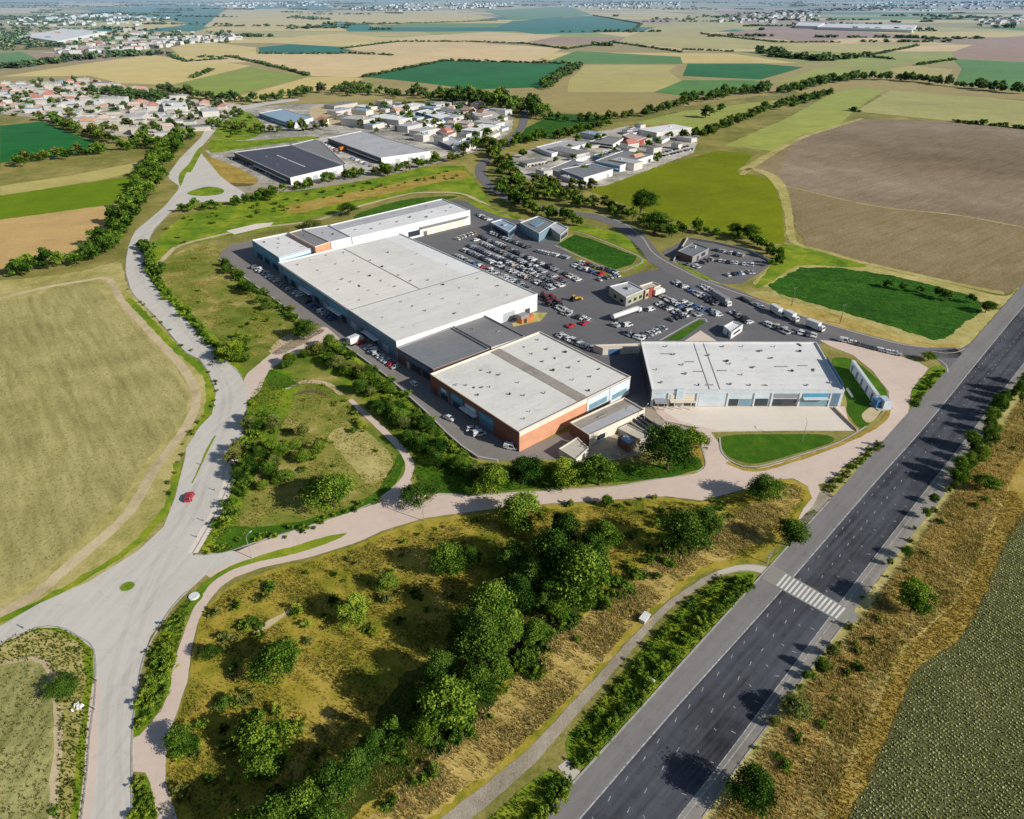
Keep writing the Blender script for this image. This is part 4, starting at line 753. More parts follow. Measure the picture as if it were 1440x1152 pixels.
# --- industrial estate behind
def shed(name, label, px, h, wall, roof, cat='warehouse', doors=2, group=None, front=2, side=None):
    h = h * .62; b = Building(name, label, cat, px, h, wall, roof, group, .35)
    for k in range(doors):
        t = .12 + .76 * k / max(1, doors); b.panel('shutter', front, t, t + .10, .1, h * .55, 'shutter', .1, .2)
    if side: b.panel('wall_cladding', 3, 0, 1, 0, h - .5, side, .06, .12); b.panel('awning', 3, .05, .6, h * .42, h * .5, 'wall_white', 1.6, 1.6)
    return b
D1 = shed('warehouse', 'dark-roofed warehouse with white front wall behind the estate', [(329,214),(407.5,204),(482,232.5),(408,250)], 8.5, 'wall_white', 'roof_dark', side='wall_dark', doors=4)
D1.vents([(.3,.3),(.5,.5),(.2,.6),(.7,.4)], 21, 1.0); D1.roofpatch('roof_joint', .48, .50, .3, .8, 'wall_white', hgt=.1)
shed('warehouse', 'low grey yard hall between the dark and the pale warehouse', [(410,203.5),(441,196),(452,199),(487,231),(484,232)], 5.0, 'wall_grey', 'roof_midgrey', doors=0)
D2 = shed('warehouse', 'pale grey warehouse with dark left wall behind the estate', [(461,194),(509,184),(605,212.5),(536,222)], 8.5, 'wall_white', 'roof_lightgrey', side='wall_dark', doors=3); D2.vents([(.3,.3),(.4,.7),(.6,.5)], 22, 1.0)
D3 = shed('warehouse', 'light blue roofed warehouse with deep teal wall', [(364,159),(397.5,153.5),(440,165),(411,174.5)], 7.5, 'wall_white', 'roof_blue', side='wall_teal', doors=2)
b = Building('house', 'red-roofed house at the right end of the light blue warehouse', 'house', [(442,168),(452,163),(462,167),(455,172)], 4.5, 'wall_white', 'roof_red', None, 0)
D4 = shed('warehouse', 'blue-walled warehouse with white roof at the back of the estate', [(585,157),(602.5,153.5),(636,162),(618,167)], 8.0, 'wall_blue', 'roof_brightwhite', side='wall_blue', doors=1)
for i, (lb, px, h, wl, rf) in enumerate((
 ('long grey roofed shed behind the blue-walled warehouse', [(606,152),(650,147),(668,154),(645,160)], 6, 'wall_grey', 'roof_midgrey'),
 ('large whitish hall near the bend of the estate road', [(664,158),(690,153),(708,163),(680,171)], 6, 'wall_white', 'roof_tan'),
 ('dark purple shed with a bright white end wall', [(614,197),(634,191),(648,198),(636,206)], 6, 'wall_white', 'roof_lightgrey'),
 ('white long shed below the blue-walled warehouse', [(560,174),(612,166),(626,170),(570,181)], 6, 'wall_white', 'roof_brightwhite'),
 ('teal-walled store beside dark trees in the estate', [(587,181),(602,177),(609,181),(594,187)], 8, 'wall_teal', 'roof_midgrey'),
 ('cream shed with orange-tan roof by the estate bend', [(678,186),(695,180),(703,186),(688,193)], 5, 'wall_cream', 'roof_tan'),
 ('red-brown roofed workshop in the middle of the estate', [(620,185),(634,181),(642,186),(630,191)], 5, 'wall_cream', 'roof_red'),
 ('teal-roofed shed in the middle of the estate', [(654,190),(668,187),(676,192),(662,195)], 4.5, 'wall_teal', 'roof_blue'),
 ('grey flat shed at the right of the teal-roofed shed', [(668,180),(686,177),(694,182),(676,186)], 5, 'wall_grey', 'roof_midgrey'),
 ('pinkish row of units between the whitish hall and the red-brown workshop', [(642,170),(658,166),(664,172),(650,178)], 5, 'wall_cream', 'roof_pink'))):
    b = shed('industrial_unit', lb, px, h, wl, rf, 'industrial unit', 1)
    if 'purple' in lb: b.panel('wall_cladding', 3, 0, 1, 0, 3.4, 'wall_purple', .08)
for lb, px, h, wl, rf, sd in (
 ('light grey long roof at the upper left of the right-hand works', [(753,207),(790,198.5),(831,200),(776,216)], 5, 'wall_white', 'roof_lightgrey', None),
 ('grey hall left of the bright red works building', [(829,199),(853,191),(877,194),(862,203)], 6.5, 'wall_white', 'roof_midgrey', 'wall_dark'),
 ('bright red works building with pink end wall', [(875,190),(885,187),(909,193),(894,199)], 8, 'wall_red', 'roof_pink', 'wall_red'),
 ('large grey works hall with teal side wall and white front', [(837,226),(876,212),(921,217),(872,233)], 8, 'wall_white', 'roof_midgrey', 'wall_teal'),
 ('dark-walled grey works hall nearest the yellow-green field', [(789,238),(831,230),(862,238),(821,250)], 8, 'wall_white', 'roof_grey', 'wall_tealgrey'),
 ('low grey works roof left of the dark-walled works hall', [(772,237),(803,225),(829,230),(790,243)], 4, 'wall_grey', 'roof_midgrey', None),
 ('narrow blue-black works shed above the large grey works hall', [(834,218),(856,213),(868,217),(848,222)], 5, 'wall_blue', 'roof_dark', None),
 ('blue-black works shed behind the narrow one', [(846,213),(866,209),(874,213),(856,217)], 5, 'wall_blue', 'roof_dark', None),
 ('white flat unit at the middle of the right-hand works', [(800,221),(822,215),(830,219),(810,224)], 4, 'wall_white', 'roof_brightwhite', None),
 ('grey unit with pale front behind the red works building', [(876,184),(893,179),(905,183),(890,188)], 5, 'wall_white', 'roof_lightgrey', None),
 ('small white gabled house right of the red works building', [(922,191),(932,188),(942,193),(931,198)], 4.5, 'wall_white', 'roof_lightgrey', None)):
    b = shed('works_hall', lb, px, h, wl, rf, 'works building', 1, side=sd)
for lb, px in (('long white far-off shed beyond the purple field at upper right', [(1165,33),(1290,35),(1283,42),(1150,38)]), ('second white far-off shed left of the long one at upper right', [(1125,31),(1160,32),(1150,37),(1118,36)]), ('huge pale far-off shed in the distant town at upper left', [(38,52),(90,40),(150,44),(80,58)])):
    Building('warehouse', lb, 'warehouse', px, 9, 'wall_white', 'roof_brightwhite', None, .5)
# --- town houses
def house_mesh(w, d, h, gable, roof_m):
    mb = MB(); mb.box((0, 0, h / 2), (w, d, h)); walls = mb
    rf = MB()
    if gable:
        o = .4; r = h + min(w, d) * .32
        V = [(-w / 2 - o, -d / 2 - o, h - .1), (w / 2 + o, -d / 2 - o, h - .1), (w / 2 + o, d / 2 + o, h - .1), (-w / 2 - o, d / 2 + o, h - .1), (-w / 2 + d * .2, 0, r), (w / 2 - d * .2, 0, r)]
        rf.add(V, [(0, 1, 5, 4), (2, 3, 4, 5), (1, 2, 5), (3, 0, 4), (3, 2, 1, 0)])
    else:
        rf.box((0, 0, h + .12), (w + .3, d + .3, .3)); rf.box((w * .2, d * .1, h + .7), (1.2, 1.2, .9))
    wn = MB()
    for s_ in (-1, 1):
        for k in (-.28, .1, .33): wn.box((k * w, s_ * (d / 2 + .02), h * .5), (w * .12, .14, h * .3))
    return walls, rf, wn
HPROTO = []
for i, (w_, d_, h_, g_, wl, rf, nm) in enumerate(((11, 9, 4.6, 1, 'house_white', 'roof_red', 'red'), (12, 9, 4.2, 1, 'house_cream', 'roof_orange', 'orange'), (10, 8, 5.0, 0, 'house_white', 'roof_house', 'white'), (12, 10, 6.0, 0, 'house_cream', 'roof_tan', 'tan'),
        (11, 9, 4.4, 1, 'house_cream', 'roof_pink', 'pink'), (20, 11, 5.0, 0, 'house_white', 'roof_lightgrey', 'grey'), (24, 14, 6.0, 0, 'house_white', 'roof_house', 'whiteshed'), (9, 8, 5.6, 0, 'house_white', 'roof_midgrey', 'dark'), (18, 11, 5, 0, 'house_white', 'roof_blue', 'blue'), (38, 20, 5.5, 0, 'house_white', 'roof_brightwhite', 'bigshed'), (32, 15, 5, 0, 'house_cream', 'roof_midgrey', 'greyshed'))):
    a_, b_, c_ = house_mesh(w_, d_, h_, g_, rf)
    HPROTO.append((make_mesh('house_walls', a_.V, a_.F, [wl]), make_mesh('house_roof', b_.V, b_.F, [rf]), make_mesh('house_windows', c_.V, c_.F, ['glass']), nm))
HLAB = dict(red='pale house under a red hipped roof', orange='cream house under an orange hipped roof', white='small flat-roofed white house', tan='cream house with tan flat roof', pink='cream house under a pinkish hipped roof', grey='long white house with grey flat roof', whiteshed='large white flat-roofed shed', dark='small white house with dark grey flat roof', blue='white shed with bluish flat roof', bigshed='broad low shed with a bright white roof', greyshed='long low shed with a mid-grey roof')
def inpoly(p, poly):
    x, y = p; r = False; n = len(poly)
    for i in range(n):
        x0, y0 = poly[i]; x1, y1 = poly[i - 1]
        if (y0 > y) != (y1 > y) and x < (x1 - x0) * (y - y0) / (y1 - y0) + x0: r = not r
    return r
HOUSES = []
def town(poly_px, n, where, weights, mind, ang, seed, scale=1.0, with_parts=True, avoid=()):
    r = random.Random(seed); poly = W(poly_px); xs = [p[0] for p in poly]; ys = [p[1] for p in poly]; got = 0; tries = 0
    while got < n and tries < n * 120:
        tries += 1; p = (r.uniform(min(xs), max(xs)), r.uniform(min(ys), max(ys)))
        if not inpoly(p, poly) or any(inpoly(p, W(a)) for a in avoid): continue
        k = r.choices(range(11), weights + (0,) * (11 - len(weights)))[0]; md = mind * (2.2 if k > 8 else 1.5 if k in (5, 6, 8) else 1)
        if any((p[0] - q[0]) ** 2 + (p[1] - q[1]) ** 2 < ((md + q[2]) / 2) ** 2 for q in HOUSES): continue
        HOUSES.append((p[0], p[1], md)); got += 1
        wl, rf, wn, nm = HPROTO[k]; rz = ang + r.choice((0, math.pi / 2)) + r.uniform(-.15, .15); s_ = r.uniform(.65, 1.3) * scale
        o = link('house', wl, None, (p[0], p[1], 0)); o.rotation_euler = (0, 0, rz); o.scale = (s_, s_, s_ * r.uniform(.6, 1.0))
        tag(o, HLAB[nm] + ' ' + where, 'house' if 'shed' not in nm and nm != 'blue' else 'shed', HLAB[nm].replace(' a ', ' ') + 's ' + where)
        link('roof', rf, o)
ROADAV = [(283,200),(293,170),(320,150),(345,146),(348,160),(312,176),(297,195),(285,212)]
town([(-20,122),(118,114),(175,124),(238,137),(325,148),(322,158),(285,170),(280,183),(236,192),(165,188),(70,164),(40,160),(-20,160)], 150, 'in the town at upper left', (13, 9, 14, 12, 10, 16, 12, 9, 7, 12, 9), 15, .3, 5, avoid=[ROADAV, [(118,128),(150,126),(222,140),(215,148),(120,138)]])
town([(470,150),(560,147),(650,146),(712,160),(712,182),(680,206),(640,218),(600,205),(560,186),(500,180),(470,165)], 60, 'in the estate beyond the pale warehouse', (1, 1, 1, 1, 1, 7, 4, 3, 4, 6, 7), 14, -.6, 6, avoid=[[(455,190),(509,176),(610,206),(600,226),(536,228)]])
town([(725,225),(760,208),(830,195),(900,178),(960,184),(975,200),(900,235),(800,256),(745,245)], 20, 'among the right-hand works', (1, 1, 2, 1, 0, 5, 0, 4, 1, 2, 3), 18, .7, 8)
town([(40,42),(120,42),(230,44),(330,50),(240,60),(140,78),(60,70),(30,55)], 60, 'in the distant town at upper left', (20, 10, 25, 8, 12, 10, 14, 2, 2), 34, .2, 9, 1.6, False)
town([(1010,30),(1100,20),(1160,26),(1120,34),(1020,36)], 20, 'in the distant village at upper right', (14, 6, 25, 8, 10, 10, 20, 2, 2), 60, .2, 10, 2.2, False)

# far villages that read as one mass
rv = random.Random(91)
for nm_, mats_, share in (('distant_houses', ['house_white', 'roof_house'], .5), ('distant_houses', ['house_cream', 'roof_red'], .25), ('distant_houses', ['house_white', 'roof_midgrey'], .25)):
    mb = MB()
    for px, n in (([(470,14),(560,6),(720,5),(700,13),(560,16)], 260), ([(1130,12),(1250,3),(1440,3),(1440,14),(1250,17)], 260), ([(0,34),(60,22),(160,20),(240,26),(200,36),(60,37)], 200), ([(1370,28),(1440,22),(1440,34),(1390,36)], 90), ([(760,8),(960,3),(960,12),(860,14)], 160), ([(60,74),(150,60),(330,50),(340,56),(240,66),(150,78)], 220), ([(1000,30),(1060,20),(1160,20),(1130,30)], 120), ([(250,6),(450,3),(470,8),(330,12)], 150)):
        poly = W(px); xs = [p[0] for p in poly]; ys = [p[1] for p in poly]; k = 0
        while k < n * share * .55:
            p = (rv.uniform(min(xs), max(xs)), rv.uniform(min(ys), max(ys)))
            if inpoly(p, poly):
                f = 1 + p[1] / 9000; w_, d_, h_ = rv.uniform(8, 22) * f, rv.uniform(8, 14) * f, rv.uniform(4, 7) * f; rz = rv.uniform(0, 3); mb.box((p[0], p[1], h_ / 2), (w_, d_, h_), rz); mb.box((p[0], p[1], h_ + .4), (w_ * 1.05, d_ * 1.05, .9), rz, 1, .75); k += 1
    tag(mb.build(nm_, mats_), 'far villages on the plain near the horizon', None, None, 'stuff')
# ------------------------------------------------------------------ vehicles
def car_shapes(kind='hatch'):
    L_, Wd = 4.3, 1.8
    body = MB(); st = [(-2.15,.45,.70,.72),(-2.08,.28,.86,.84),(-1.5,.22,.95,.9),(-.6,.22,.97,.9),(.5,.22,.97,.9),(1.3,.22,.90,.88),(1.95,.26,.78,.80),(2.15,.42,.62,.66)]
    body.loft([[(x, -w_ * .94, z0), (x, -w_, (z0 + z1) / 2), (x, -w_ * .88, z1), (x, w_ * .88, z1), (x, w_, (z0 + z1) / 2), (x, w_ * .94, z0)] for x, z0, z1, w_ in st])
    if kind == 'van':
        roof = [(-2.05, 1.85), (1.0, 1.85)]; cab = [(-2.1,.93,.84,.95),(-2.02,.93,.82,1.85),(.9,.93,.78,1.85),(1.55,.9,.80,.96)]
    elif kind == 'pickup':
        cab = [(-.5,.93,.8,.96),(-.35,.93,.68,1.6),(.55,.93,.68,1.6),(1.15,.9,.78,.95)]
    elif kind == 'sedan':
        cab = [(-1.7,.92,.8,.96),(-1.0,.92,.66,1.42),(.35,.92,.66,1.42),(1.1,.9,.78,.95)]
    else:
        cab = [(-2.0,.92,.8,.98),(-1.6,.92,.66,1.5),(.3,.92,.67,1.5),(1.1,.9,.78,.95)]
    (xa, _, wa, za), (xb, _, wb, zt), (xc, _, wc, _), (xd, _, wd_, zd) = cab; zb = .9
    glass = MB(); glass.loft([[(xa, -wa, zb), (xd, -wd_, zb), (xd, wd_, zb), (xa, wa, zb)], [(xb, -wb, zt - .05), (xc, -wc, zt - .05), (xc, wc, zt - .05), (xb, wb, zt - .05)]])
    rf = MB(); rf.loft([[(xb - .06, -wb - .02, zt - .08), (xc + .08, -wc - .02, zt - .08), (xc + .08, wc + .02, zt - .08), (xb - .06, wb + .02, zt - .08)], [(xb + .1, -wb + .1, zt + .02), (xc - .1, -wc + .1, zt + .02), (xc - .1, wc - .1, zt + .02), (xb + .1, wb - .1, zt + .02)]])
    for x0, x1, z1 in ((xa, xb, zt), (xd, xc, zt), ((xb + xc) / 2, (xb + xc) / 2, zt)):   # pillars
        for s_ in (-1, 1): rf.tube([(x0, s_ * (wa + .015), .9), (x1, s_ * (wb + .01), z1 - .06)], [.05, .05], 4)
    if kind == 'van': rf.box((-1.2, 0, 1.4), (1.6, 1.66, .8))
    if kind == 'pickup':
        rf.box((-1.35, .86, 1.0), (1.5, .08, .18)); rf.box((-1.35, -.86, 1.0), (1.5, .08, .18))
    wh = []
    for x in (-1.32, 1.32):
        for s_ in (-1, 1):
            w_ = MB(); w_.tube([(x, s_ * .74, .32), (x, s_ * .92, .32)], [.32, .32], 12); wh.append(w_)
    hl = [MB().box((2.10, s_ * .55, .58), (.1, .32, .14)) for s_ in (-1, 1)]; tl = [MB().box((-2.12, s_ * .6, .66), (.08, .28, .16)) for s_ in (-1, 1)]
    return body, rf, glass, wh, hl, tl
CARMESH = {}
def car_mesh(kind, colr):
    k = (kind, colr)
    if k not in CARMESH:
        b, r, g, wh, hl, tl = car_shapes(kind); m = MB(); m.add(b.V, b.F, 0); m.add(r.V, r.F, 0); m.add(g.V, g.F, 1)
        for x in wh: m.add(x.V, x.F, 2)
        for x in hl: m.add(x.V, x.F, 3)
        CARMESH[k] = make_mesh('car_body', m.V, m.F, ['car_' + colr, 'glass', 'tyre', 'trim'], m.mi)
    return CARMESH[k]
def full_car(px, ang, kind, colr, label, group=None, world=None):
    x, y = world or P(*px); t = empty('parked_car' if group else 'car', (x, y, .03), ang); tag(t, label, 'car', group)
    b, r, g, wh, hl, tl = car_shapes(kind); b.build('body', ['car_' + colr], t); r.build('roof', ['car_' + colr], t); g.build('windows', ['glass'], t)
    for w_ in wh: w_.build('wheel', ['tyre'], t)
    for w_ in hl: w_.build('headlight', ['trim'], t)
    for w_ in tl: w_.build('tail_light', ['car_red'], t)
    return t
def dirpx(a, b):
    p, q = Vector(P(*a)), Vector(P(*b)); d = q - p; return math.atan2(d.y, d.x)
RC = random.Random(21); CWT = ('white', 'silver', 'black', 'grey', 'red', 'blue', 'beige', 'maroon'); CWW = (30, 26, 14, 20, 2, 4, 4, 1)
CARNAME = dict(white='white', silver='silver', black='black', grey='dark grey', red='red', blue='blue', beige='beige', maroon='maroon', orange='orange')
NCAR = 0
CARREQ = []; BAYS = MB()
def small_car(x, y, ang, where, colr=None, kind=None, s_=1.0, label=None):
    CARREQ.append((y, x, ang, where, colr or RC.choices(CWT, CWW)[0], kind, s_, label))
def put_car(y, x, ang, where, colr=None, kind=None, s_=1.0, label=None):
    global NCAR
    colr = colr or RC.choices(CWT, CWW)[0]; kind = kind or RC.choice(('hatch', 'sedan', 'hatch', 'pickup', 'van', 'sedan'))
    o = link('parked_car', car_mesh(kind, colr), None, (x, y, .03)); o.rotation_euler = (0, 0, ang + RC.uniform(-.05, .05) + RC.choice((0, math.pi))); q = s_ * RC.uniform(.88, 1.0); o.scale = (q, q, q)
    kn = dict(hatch='hatchback', sedan='saloon car', pickup='pickup', van='van')[kind]; ph = f'{CARNAME[colr]} {kn} {where}'
    tag(o, label or ph, 'van' if kind == 'van' else 'car', None if label else f'{CARNAME[colr]} {kn}s {where}'); NCAR += 1; return o
def row(a, b, n, where, skip=.08, cross=True, cols=None, s_=1.0):
    p, q = Vector(P(*a)), Vector(P(*b)); an = math.atan2((q - p).y, (q - p).x) + (math.pi / 2 if cross else 0)
    if cross and n >= 6:
        d = (q - p).normalized(); nr = Vector((-d.y, d.x))
        for i in range(n + 1):
            c = p.lerp(q, i / n); z = zl(6, c.y); BAYS.add([(*(c + d * a + nr * e), z) for a, e in ((-.06, -2.5), (.06, -2.5), (.06, 2.5), (-.06, 2.5))], [(0, 1, 2, 3) if (d.x * nr.y - d.y * nr.x) > 0 else (3, 2, 1, 0)])
    for i in range(n):
        if RC.random() < skip: continue
        c = p.lerp(q, (i + .5) / n) + Vector((RC.uniform(-.2, .2), RC.uniform(-.3, .3))); small_car(c.x, c.y, an, where, RC.choice(cols) if cols else None, None, s_)
def spot(px, where, colr=None, kind=None, ang=0.0, label=None, s_=1.0):
    x, y = P(*px); return small_car(x, y, ang, where, colr, kind, s_, label)
LOT = 'in the packed lot beside the largest white warehouse'
for a, b, n in (((640,360),(748,408),26), ((652,352),(778,408),32), ((660,346),(792,404),32), ((668,338),(800,400),32), ((676,333),(816,396),34), ((690,328),(745,350),12)):
    row(a, b, n, LOT)
row((640,338),(668,328), 6, LOT, cols=('beige', 'white', 'orange'))
row((756,354),(800,364), 9, 'in the short row beside the fenced lawn'); row((806,374),(846,388), 11, 'at the lower corner of the fenced lawn'); row((815,370),(868,385), 13, 'at the lower corner of the fenced lawn')
row((672,302),(716,325), 12, 'near the small blue pavilion', .2); row((752,318),(800,322), 5, 'near the small blue pavilion', .2)
SH = 'in the shade along the left wall of the largest warehouse'
row((356,376),(392,398), 7, SH, .0, True, ('white', 'silver', 'grey', 'white')); row((396,400),(424,418), 6, SH, .1, True, ('white', 'silver', 'white', 'grey')); row((430,424),(470,452), 8, SH, .15, True, ('white', 'silver', 'black', 'blue')); row((505,482),(560,520), 10, SH, .2, True)
an = dirpx((391,385), (557,500))
spot((582,541), 'x', 'white', 'hatch', an, 'white car alone in the shade beside the grey hall')
full_car((632,590), an + .2, 'sedan', 'white', 'white car parked alone in the shade left of the brick store'); full_car((664,605), an + 1.2, 'hatch', 'white', 'white car, left one of a pair by the brick store'); full_car((674,612), an + 1.2, 'van', 'white', 'white van, right one of a pair by the brick store'); full_car((718,631), an + .6, 'van', 'white', 'white car tucked under the brick corner of the store')
LL = 'in the lower car park near the small white kiosk'
for a, b, n, sk in (((948,397),(1010,430),14,.1), ((930,418),(985,446),13,.15), ((925,428),(962,446),8,.2), ((985,402),(1012,418),7,.2), ((1030,440),(1056,456),8,.05), ((1000,436),(1012,446),4,.1), ((940,452),(965,444),4,.1), ((905,475),(935,462),6,.1)):
    row(a, b, n, LL, sk)
row((880,470),(905,478),6, LL, .1); row((790,440),(830,452),6, LL, .3); row((840,395),(870,388),6,LL,.2); row((960,425),(990,438),8, LL, .15)
row((1076,455),(1110,470), 9, 'at the right end of the lower car park', .1); row((1113,467),(1148,474), 8, 'at the right end of the lower car park', .2)
row((786,472),(832,492), 15, 'in the row behind the brick store', .03, True, ('white', 'silver', 'white', 'grey'))
row((862,461),(872,455), 3, LL); row((1040,420),(1075,436), 4, LL, .2, False)
ED = 'in the row along the estate road above the pale ring road'
row((1180,479),(1262,500), 16, ED, .1, False, ('white', 'silver', 'white', 'grey'))
for px, c_, lb in (((803,460),'red','bright red pickup in the open car park, left one of two'),((822,456),'red','bright red car in the open car park, right one of two')): full_car(px, dirpx((790,462),(830,453)) + .3, 'pickup' if 'left' in lb else 'sedan', c_, lb)
full_car((915,437), .6, 'van', 'white', 'white van standing alone above the semi-trailer'); full_car((883,459), .4, 'van', 'white', 'white van just right of the semi-trailer'); full_car((970,440), .2, 'van', 'white', 'white van nearest the green grass wedge')
full_car((267,701), dirpx((258,722), (279,676)), 'hatch', 'red', 'shiny red car driving on the pale main road')
def truck(px, ang, label, L_=7.0, colr='car_white', cab='car_white', semi=False, tank=False, hgt=2.6):
    x, y = P(*px); t = empty('semi_trailer' if semi else 'box_truck', (x, y, .03), ang); tag(t, label, 'truck')
    b = MB()
    if tank:
        b.loft([[(xx, r_ * math.cos(k * math.pi / 6) * 1.25, 2.1 + r_ * math.sin(k * math.pi / 6)) for k in range(12)] for xx, r_ in ((-L_ / 2, .8), (-L_ / 2 + .2, 1.05), (L_ / 2 - .2, 1.05), (L_ / 2, .8))])
    else:
        b.box((-.9, 0, .9 + hgt / 2), (L_ - 1.8, 2.4, hgt))
    b.build('cargo_box', [colr], t)
    fx = L_ / 2 + (1.4 if tank else -.4)
    c = MB(); c.loft([[(fx - .9, -1.1, .5), (fx + .7, -1.1, .5), (fx + .7, 1.1, .5), (fx - .9, 1.1, .5)], [(fx - .9, -1.1, 1.5), (fx + .75, -1.1, 1.5), (fx + .75, 1.1, 1.5), (fx - .9, 1.1, 1.5)], [(fx - .9, -1.0, 2.5), (fx + .3, -1.0, 2.5), (fx + .3, 1.0, 2.5), (fx - .9, 1.0, 2.5)]]); cb = c.build('cab', [cab], t)
    g = MB(); g.loft([[(fx + .77, -.95, 1.55), (fx + .77, .95, 1.55), (fx + .36, .85, 2.35), (fx + .36, -.85, 2.35)], [(fx + .7, -.95, 1.55), (fx + .7, .95, 1.55), (fx + .3, .85, 2.35), (fx + .3, -.85, 2.35)]]); g.build('windscreen', ['glass'], cb)
    ch = MB(); ch.box((0, 0, .75), (L_ * .96, 1.0, .25)); ch.build('chassis', ['darkmetal'], t)
    for xx in (fx, -L_ / 2 + 1.0, -L_ / 2 + 2.1):
        for s_ in (-1, 1):
            w_ = MB(); w_.tube([(xx, s_ * .85, .48), (xx, s_ * 1.15, .48)], [.48, .48], 12); w_.build('wheel', ['tyre'], t)
    return t
truck((878,446), dirpx((853,455), (905,437)), 'long white round-topped semi-trailer in the car park', 15.0, semi=True, tank=True)
truck((500,483), an + math.pi / 2 + .2, 'white box truck at the drive beside the largest warehouse', 6.5)
truck((1014,425), dirpx((1000,418), (1022,432)), 'long truck with white cab in the lower car park', 12.0, 'wall_grey')
truck((1092,442), dirpx((1084,436), (1104,448)), 'white box truck on the edge of the estate road, upper one', 7.5); truck((1112,450), dirpx((1104,446), (1120,454)), 'white box truck on the edge of the estate road, middle one', 6.5); truck((1145,463), dirpx((1130,456), (1158,470)) + .2, 'white box truck on the edge of the estate road, right-hand one', 7.5)
truck((925,415), dirpx((915,419), (936,411)), 'white box truck beside the peach office annex', 7)
# tractors and yellow loader
def tractor(px, ang, label, body='car_red', loader=False):
    x, y = P(*px); t = empty('loader' if loader else 'tractor', (x, y, .03), ang); tag(t, label, 'loader' if loader else 'tractor')
    b = MB(); b.loft([[(-.8, -.5, .9), (2.0, -.4, .8), (2.0, .4, .8), (-.8, .5, .9)], [(-.8, -.5, 1.6), (2.0, -.38, 1.45), (2.0, .38, 1.45), (-.8, .5, 1.6)]]); b.build('body', [body], t)
    c = MB(); c.box((-.7, 0, 2.0), (1.4, 1.4, 1.2), taper=.9); c.build('cab', ['glass'], t); r = MB(); r.box((-.7, 0, 2.68), (1.6, 1.6, .14)); r.build('roof', [body], t)
    for xx, r_, yy in ((-1.0, .85, .95), (1.6, .55, .8)):
        for s_ in (-1, 1): w_ = MB(); w_.tube([(xx, s_ * (yy - .2), r_), (xx, s_ * (yy + .2), r_)], [r_, r_], 14); w_.build('wheel', ['tyre'], t)
    if loader:
        a = MB(); a.box((2.6, .55, 1.1), (1.8, .15, .2)); a.box((2.6, -.55, 1.1), (1.8, .15, .2)); a.build('arm', [body], t); k = MB(); k.box((3.6, 0, .6), (.8, 2.0, .8), taper=.7); k.build('bucket', [body], t)
    return t
tractor((808,423), .5, 'yellow loader alone on the dark car park', 'yellow', True)
for i, px in enumerate(((765,418),(770,423),(776,421),(781,427),(787,430),(772,430))):
    t = tractor(px, .4 * i, ('dark red tractor, one of a cluster at the right corner of the largest warehouse'), 'car_maroon'); t['group'] = 'dark red tractors at the warehouse corner'
row((784,432),(800,442), 5, 'just below the cluster of dark red tractors', 0, True, ('white', 'silver'))
# vehicles in the industrial estate
EST = 'in the yard between the dark and the pale estate warehouses'
row((450,200),(478,214), 7, EST, .1); row((322,222),(385,248), 14, 'along the dark left wall of the dark-roofed warehouse', .2); row((470,212),(525,236), 9, 'along the dark left wall of the pale grey warehouse', .3)
truck((484,212), .8, 'orange truck between the two estate warehouses', 9, 'car_orange', 'car_orange')
row((760,246),(790,256), 7, 'at the lower left of the right-hand works', .2, True, ('red', 'maroon', 'white', 'orange')); row((735,236),(770,230), 7, 'at the left of the right-hand works', .2); row((925,222),(975,210), 10, 'in the scrap yard at the right end of the works', .1); row((930,216),(968,206), 8, 'in the scrap yard at the right end of the works', .1)
row((985,372),(1010,360), 5, 'inside the walled compound', .2); row((1020,388),(1060,384), 8, 'inside the walled compound', .1); row((1005,352),(1052,362), 9, 'inside the walled compound', .1); row((1010,368),(1060,374), 9, 'inside the walled compound', .2); row((965,372),(985,378), 4, 'inside the walled compound', .2)
for a_, b_ in (((500,165),(560,180)), ((610,190),(640,205)), ((560,160),(580,166)), ((420,185),(455,178)), ((655,205),(690,195))): row(a_, b_, 9, 'in the yards of the estate', .2)
tag(BAYS.build('bay_marking', ['marking']), None, None, None, 'structure')
CARREQ.sort(key=lambda r: (0 if r[7] else 1, r[0]))
for r in CARREQ[:268]: put_car(*r)
by = {}
for y, x, ang, where, colr, kind, s_, lab in CARREQ[268:]: by.setdefault(colr, []).append((x, y, ang))
for colr, rs in by.items():
    src = car_mesh('hatch', colr); sv = np.array([v.co[:] for v in src.vertices]); sf = [f.vertices[:] for f in src.polygons]; smi = [f.material_index for f in src.polygons]; m = MB()
    for x, y, ang in rs:
        ca, sa = math.cos(ang), math.sin(ang); V = np.stack([sv[:, 0] * ca - sv[:, 1] * sa + x, sv[:, 0] * sa + sv[:, 1] * ca + y, sv[:, 2] + .03], 1); k = len(m.V); m.V += [tuple(v) for v in V]; m.F += [tuple(i + k for i in f) for f in sf]; m.mi += smi
    tag(m.build('distant_parked_cars', ['car_' + colr, 'glass', 'tyre', 'trim']), 'parked cars too far off to tell apart', None, None, 'stuff')
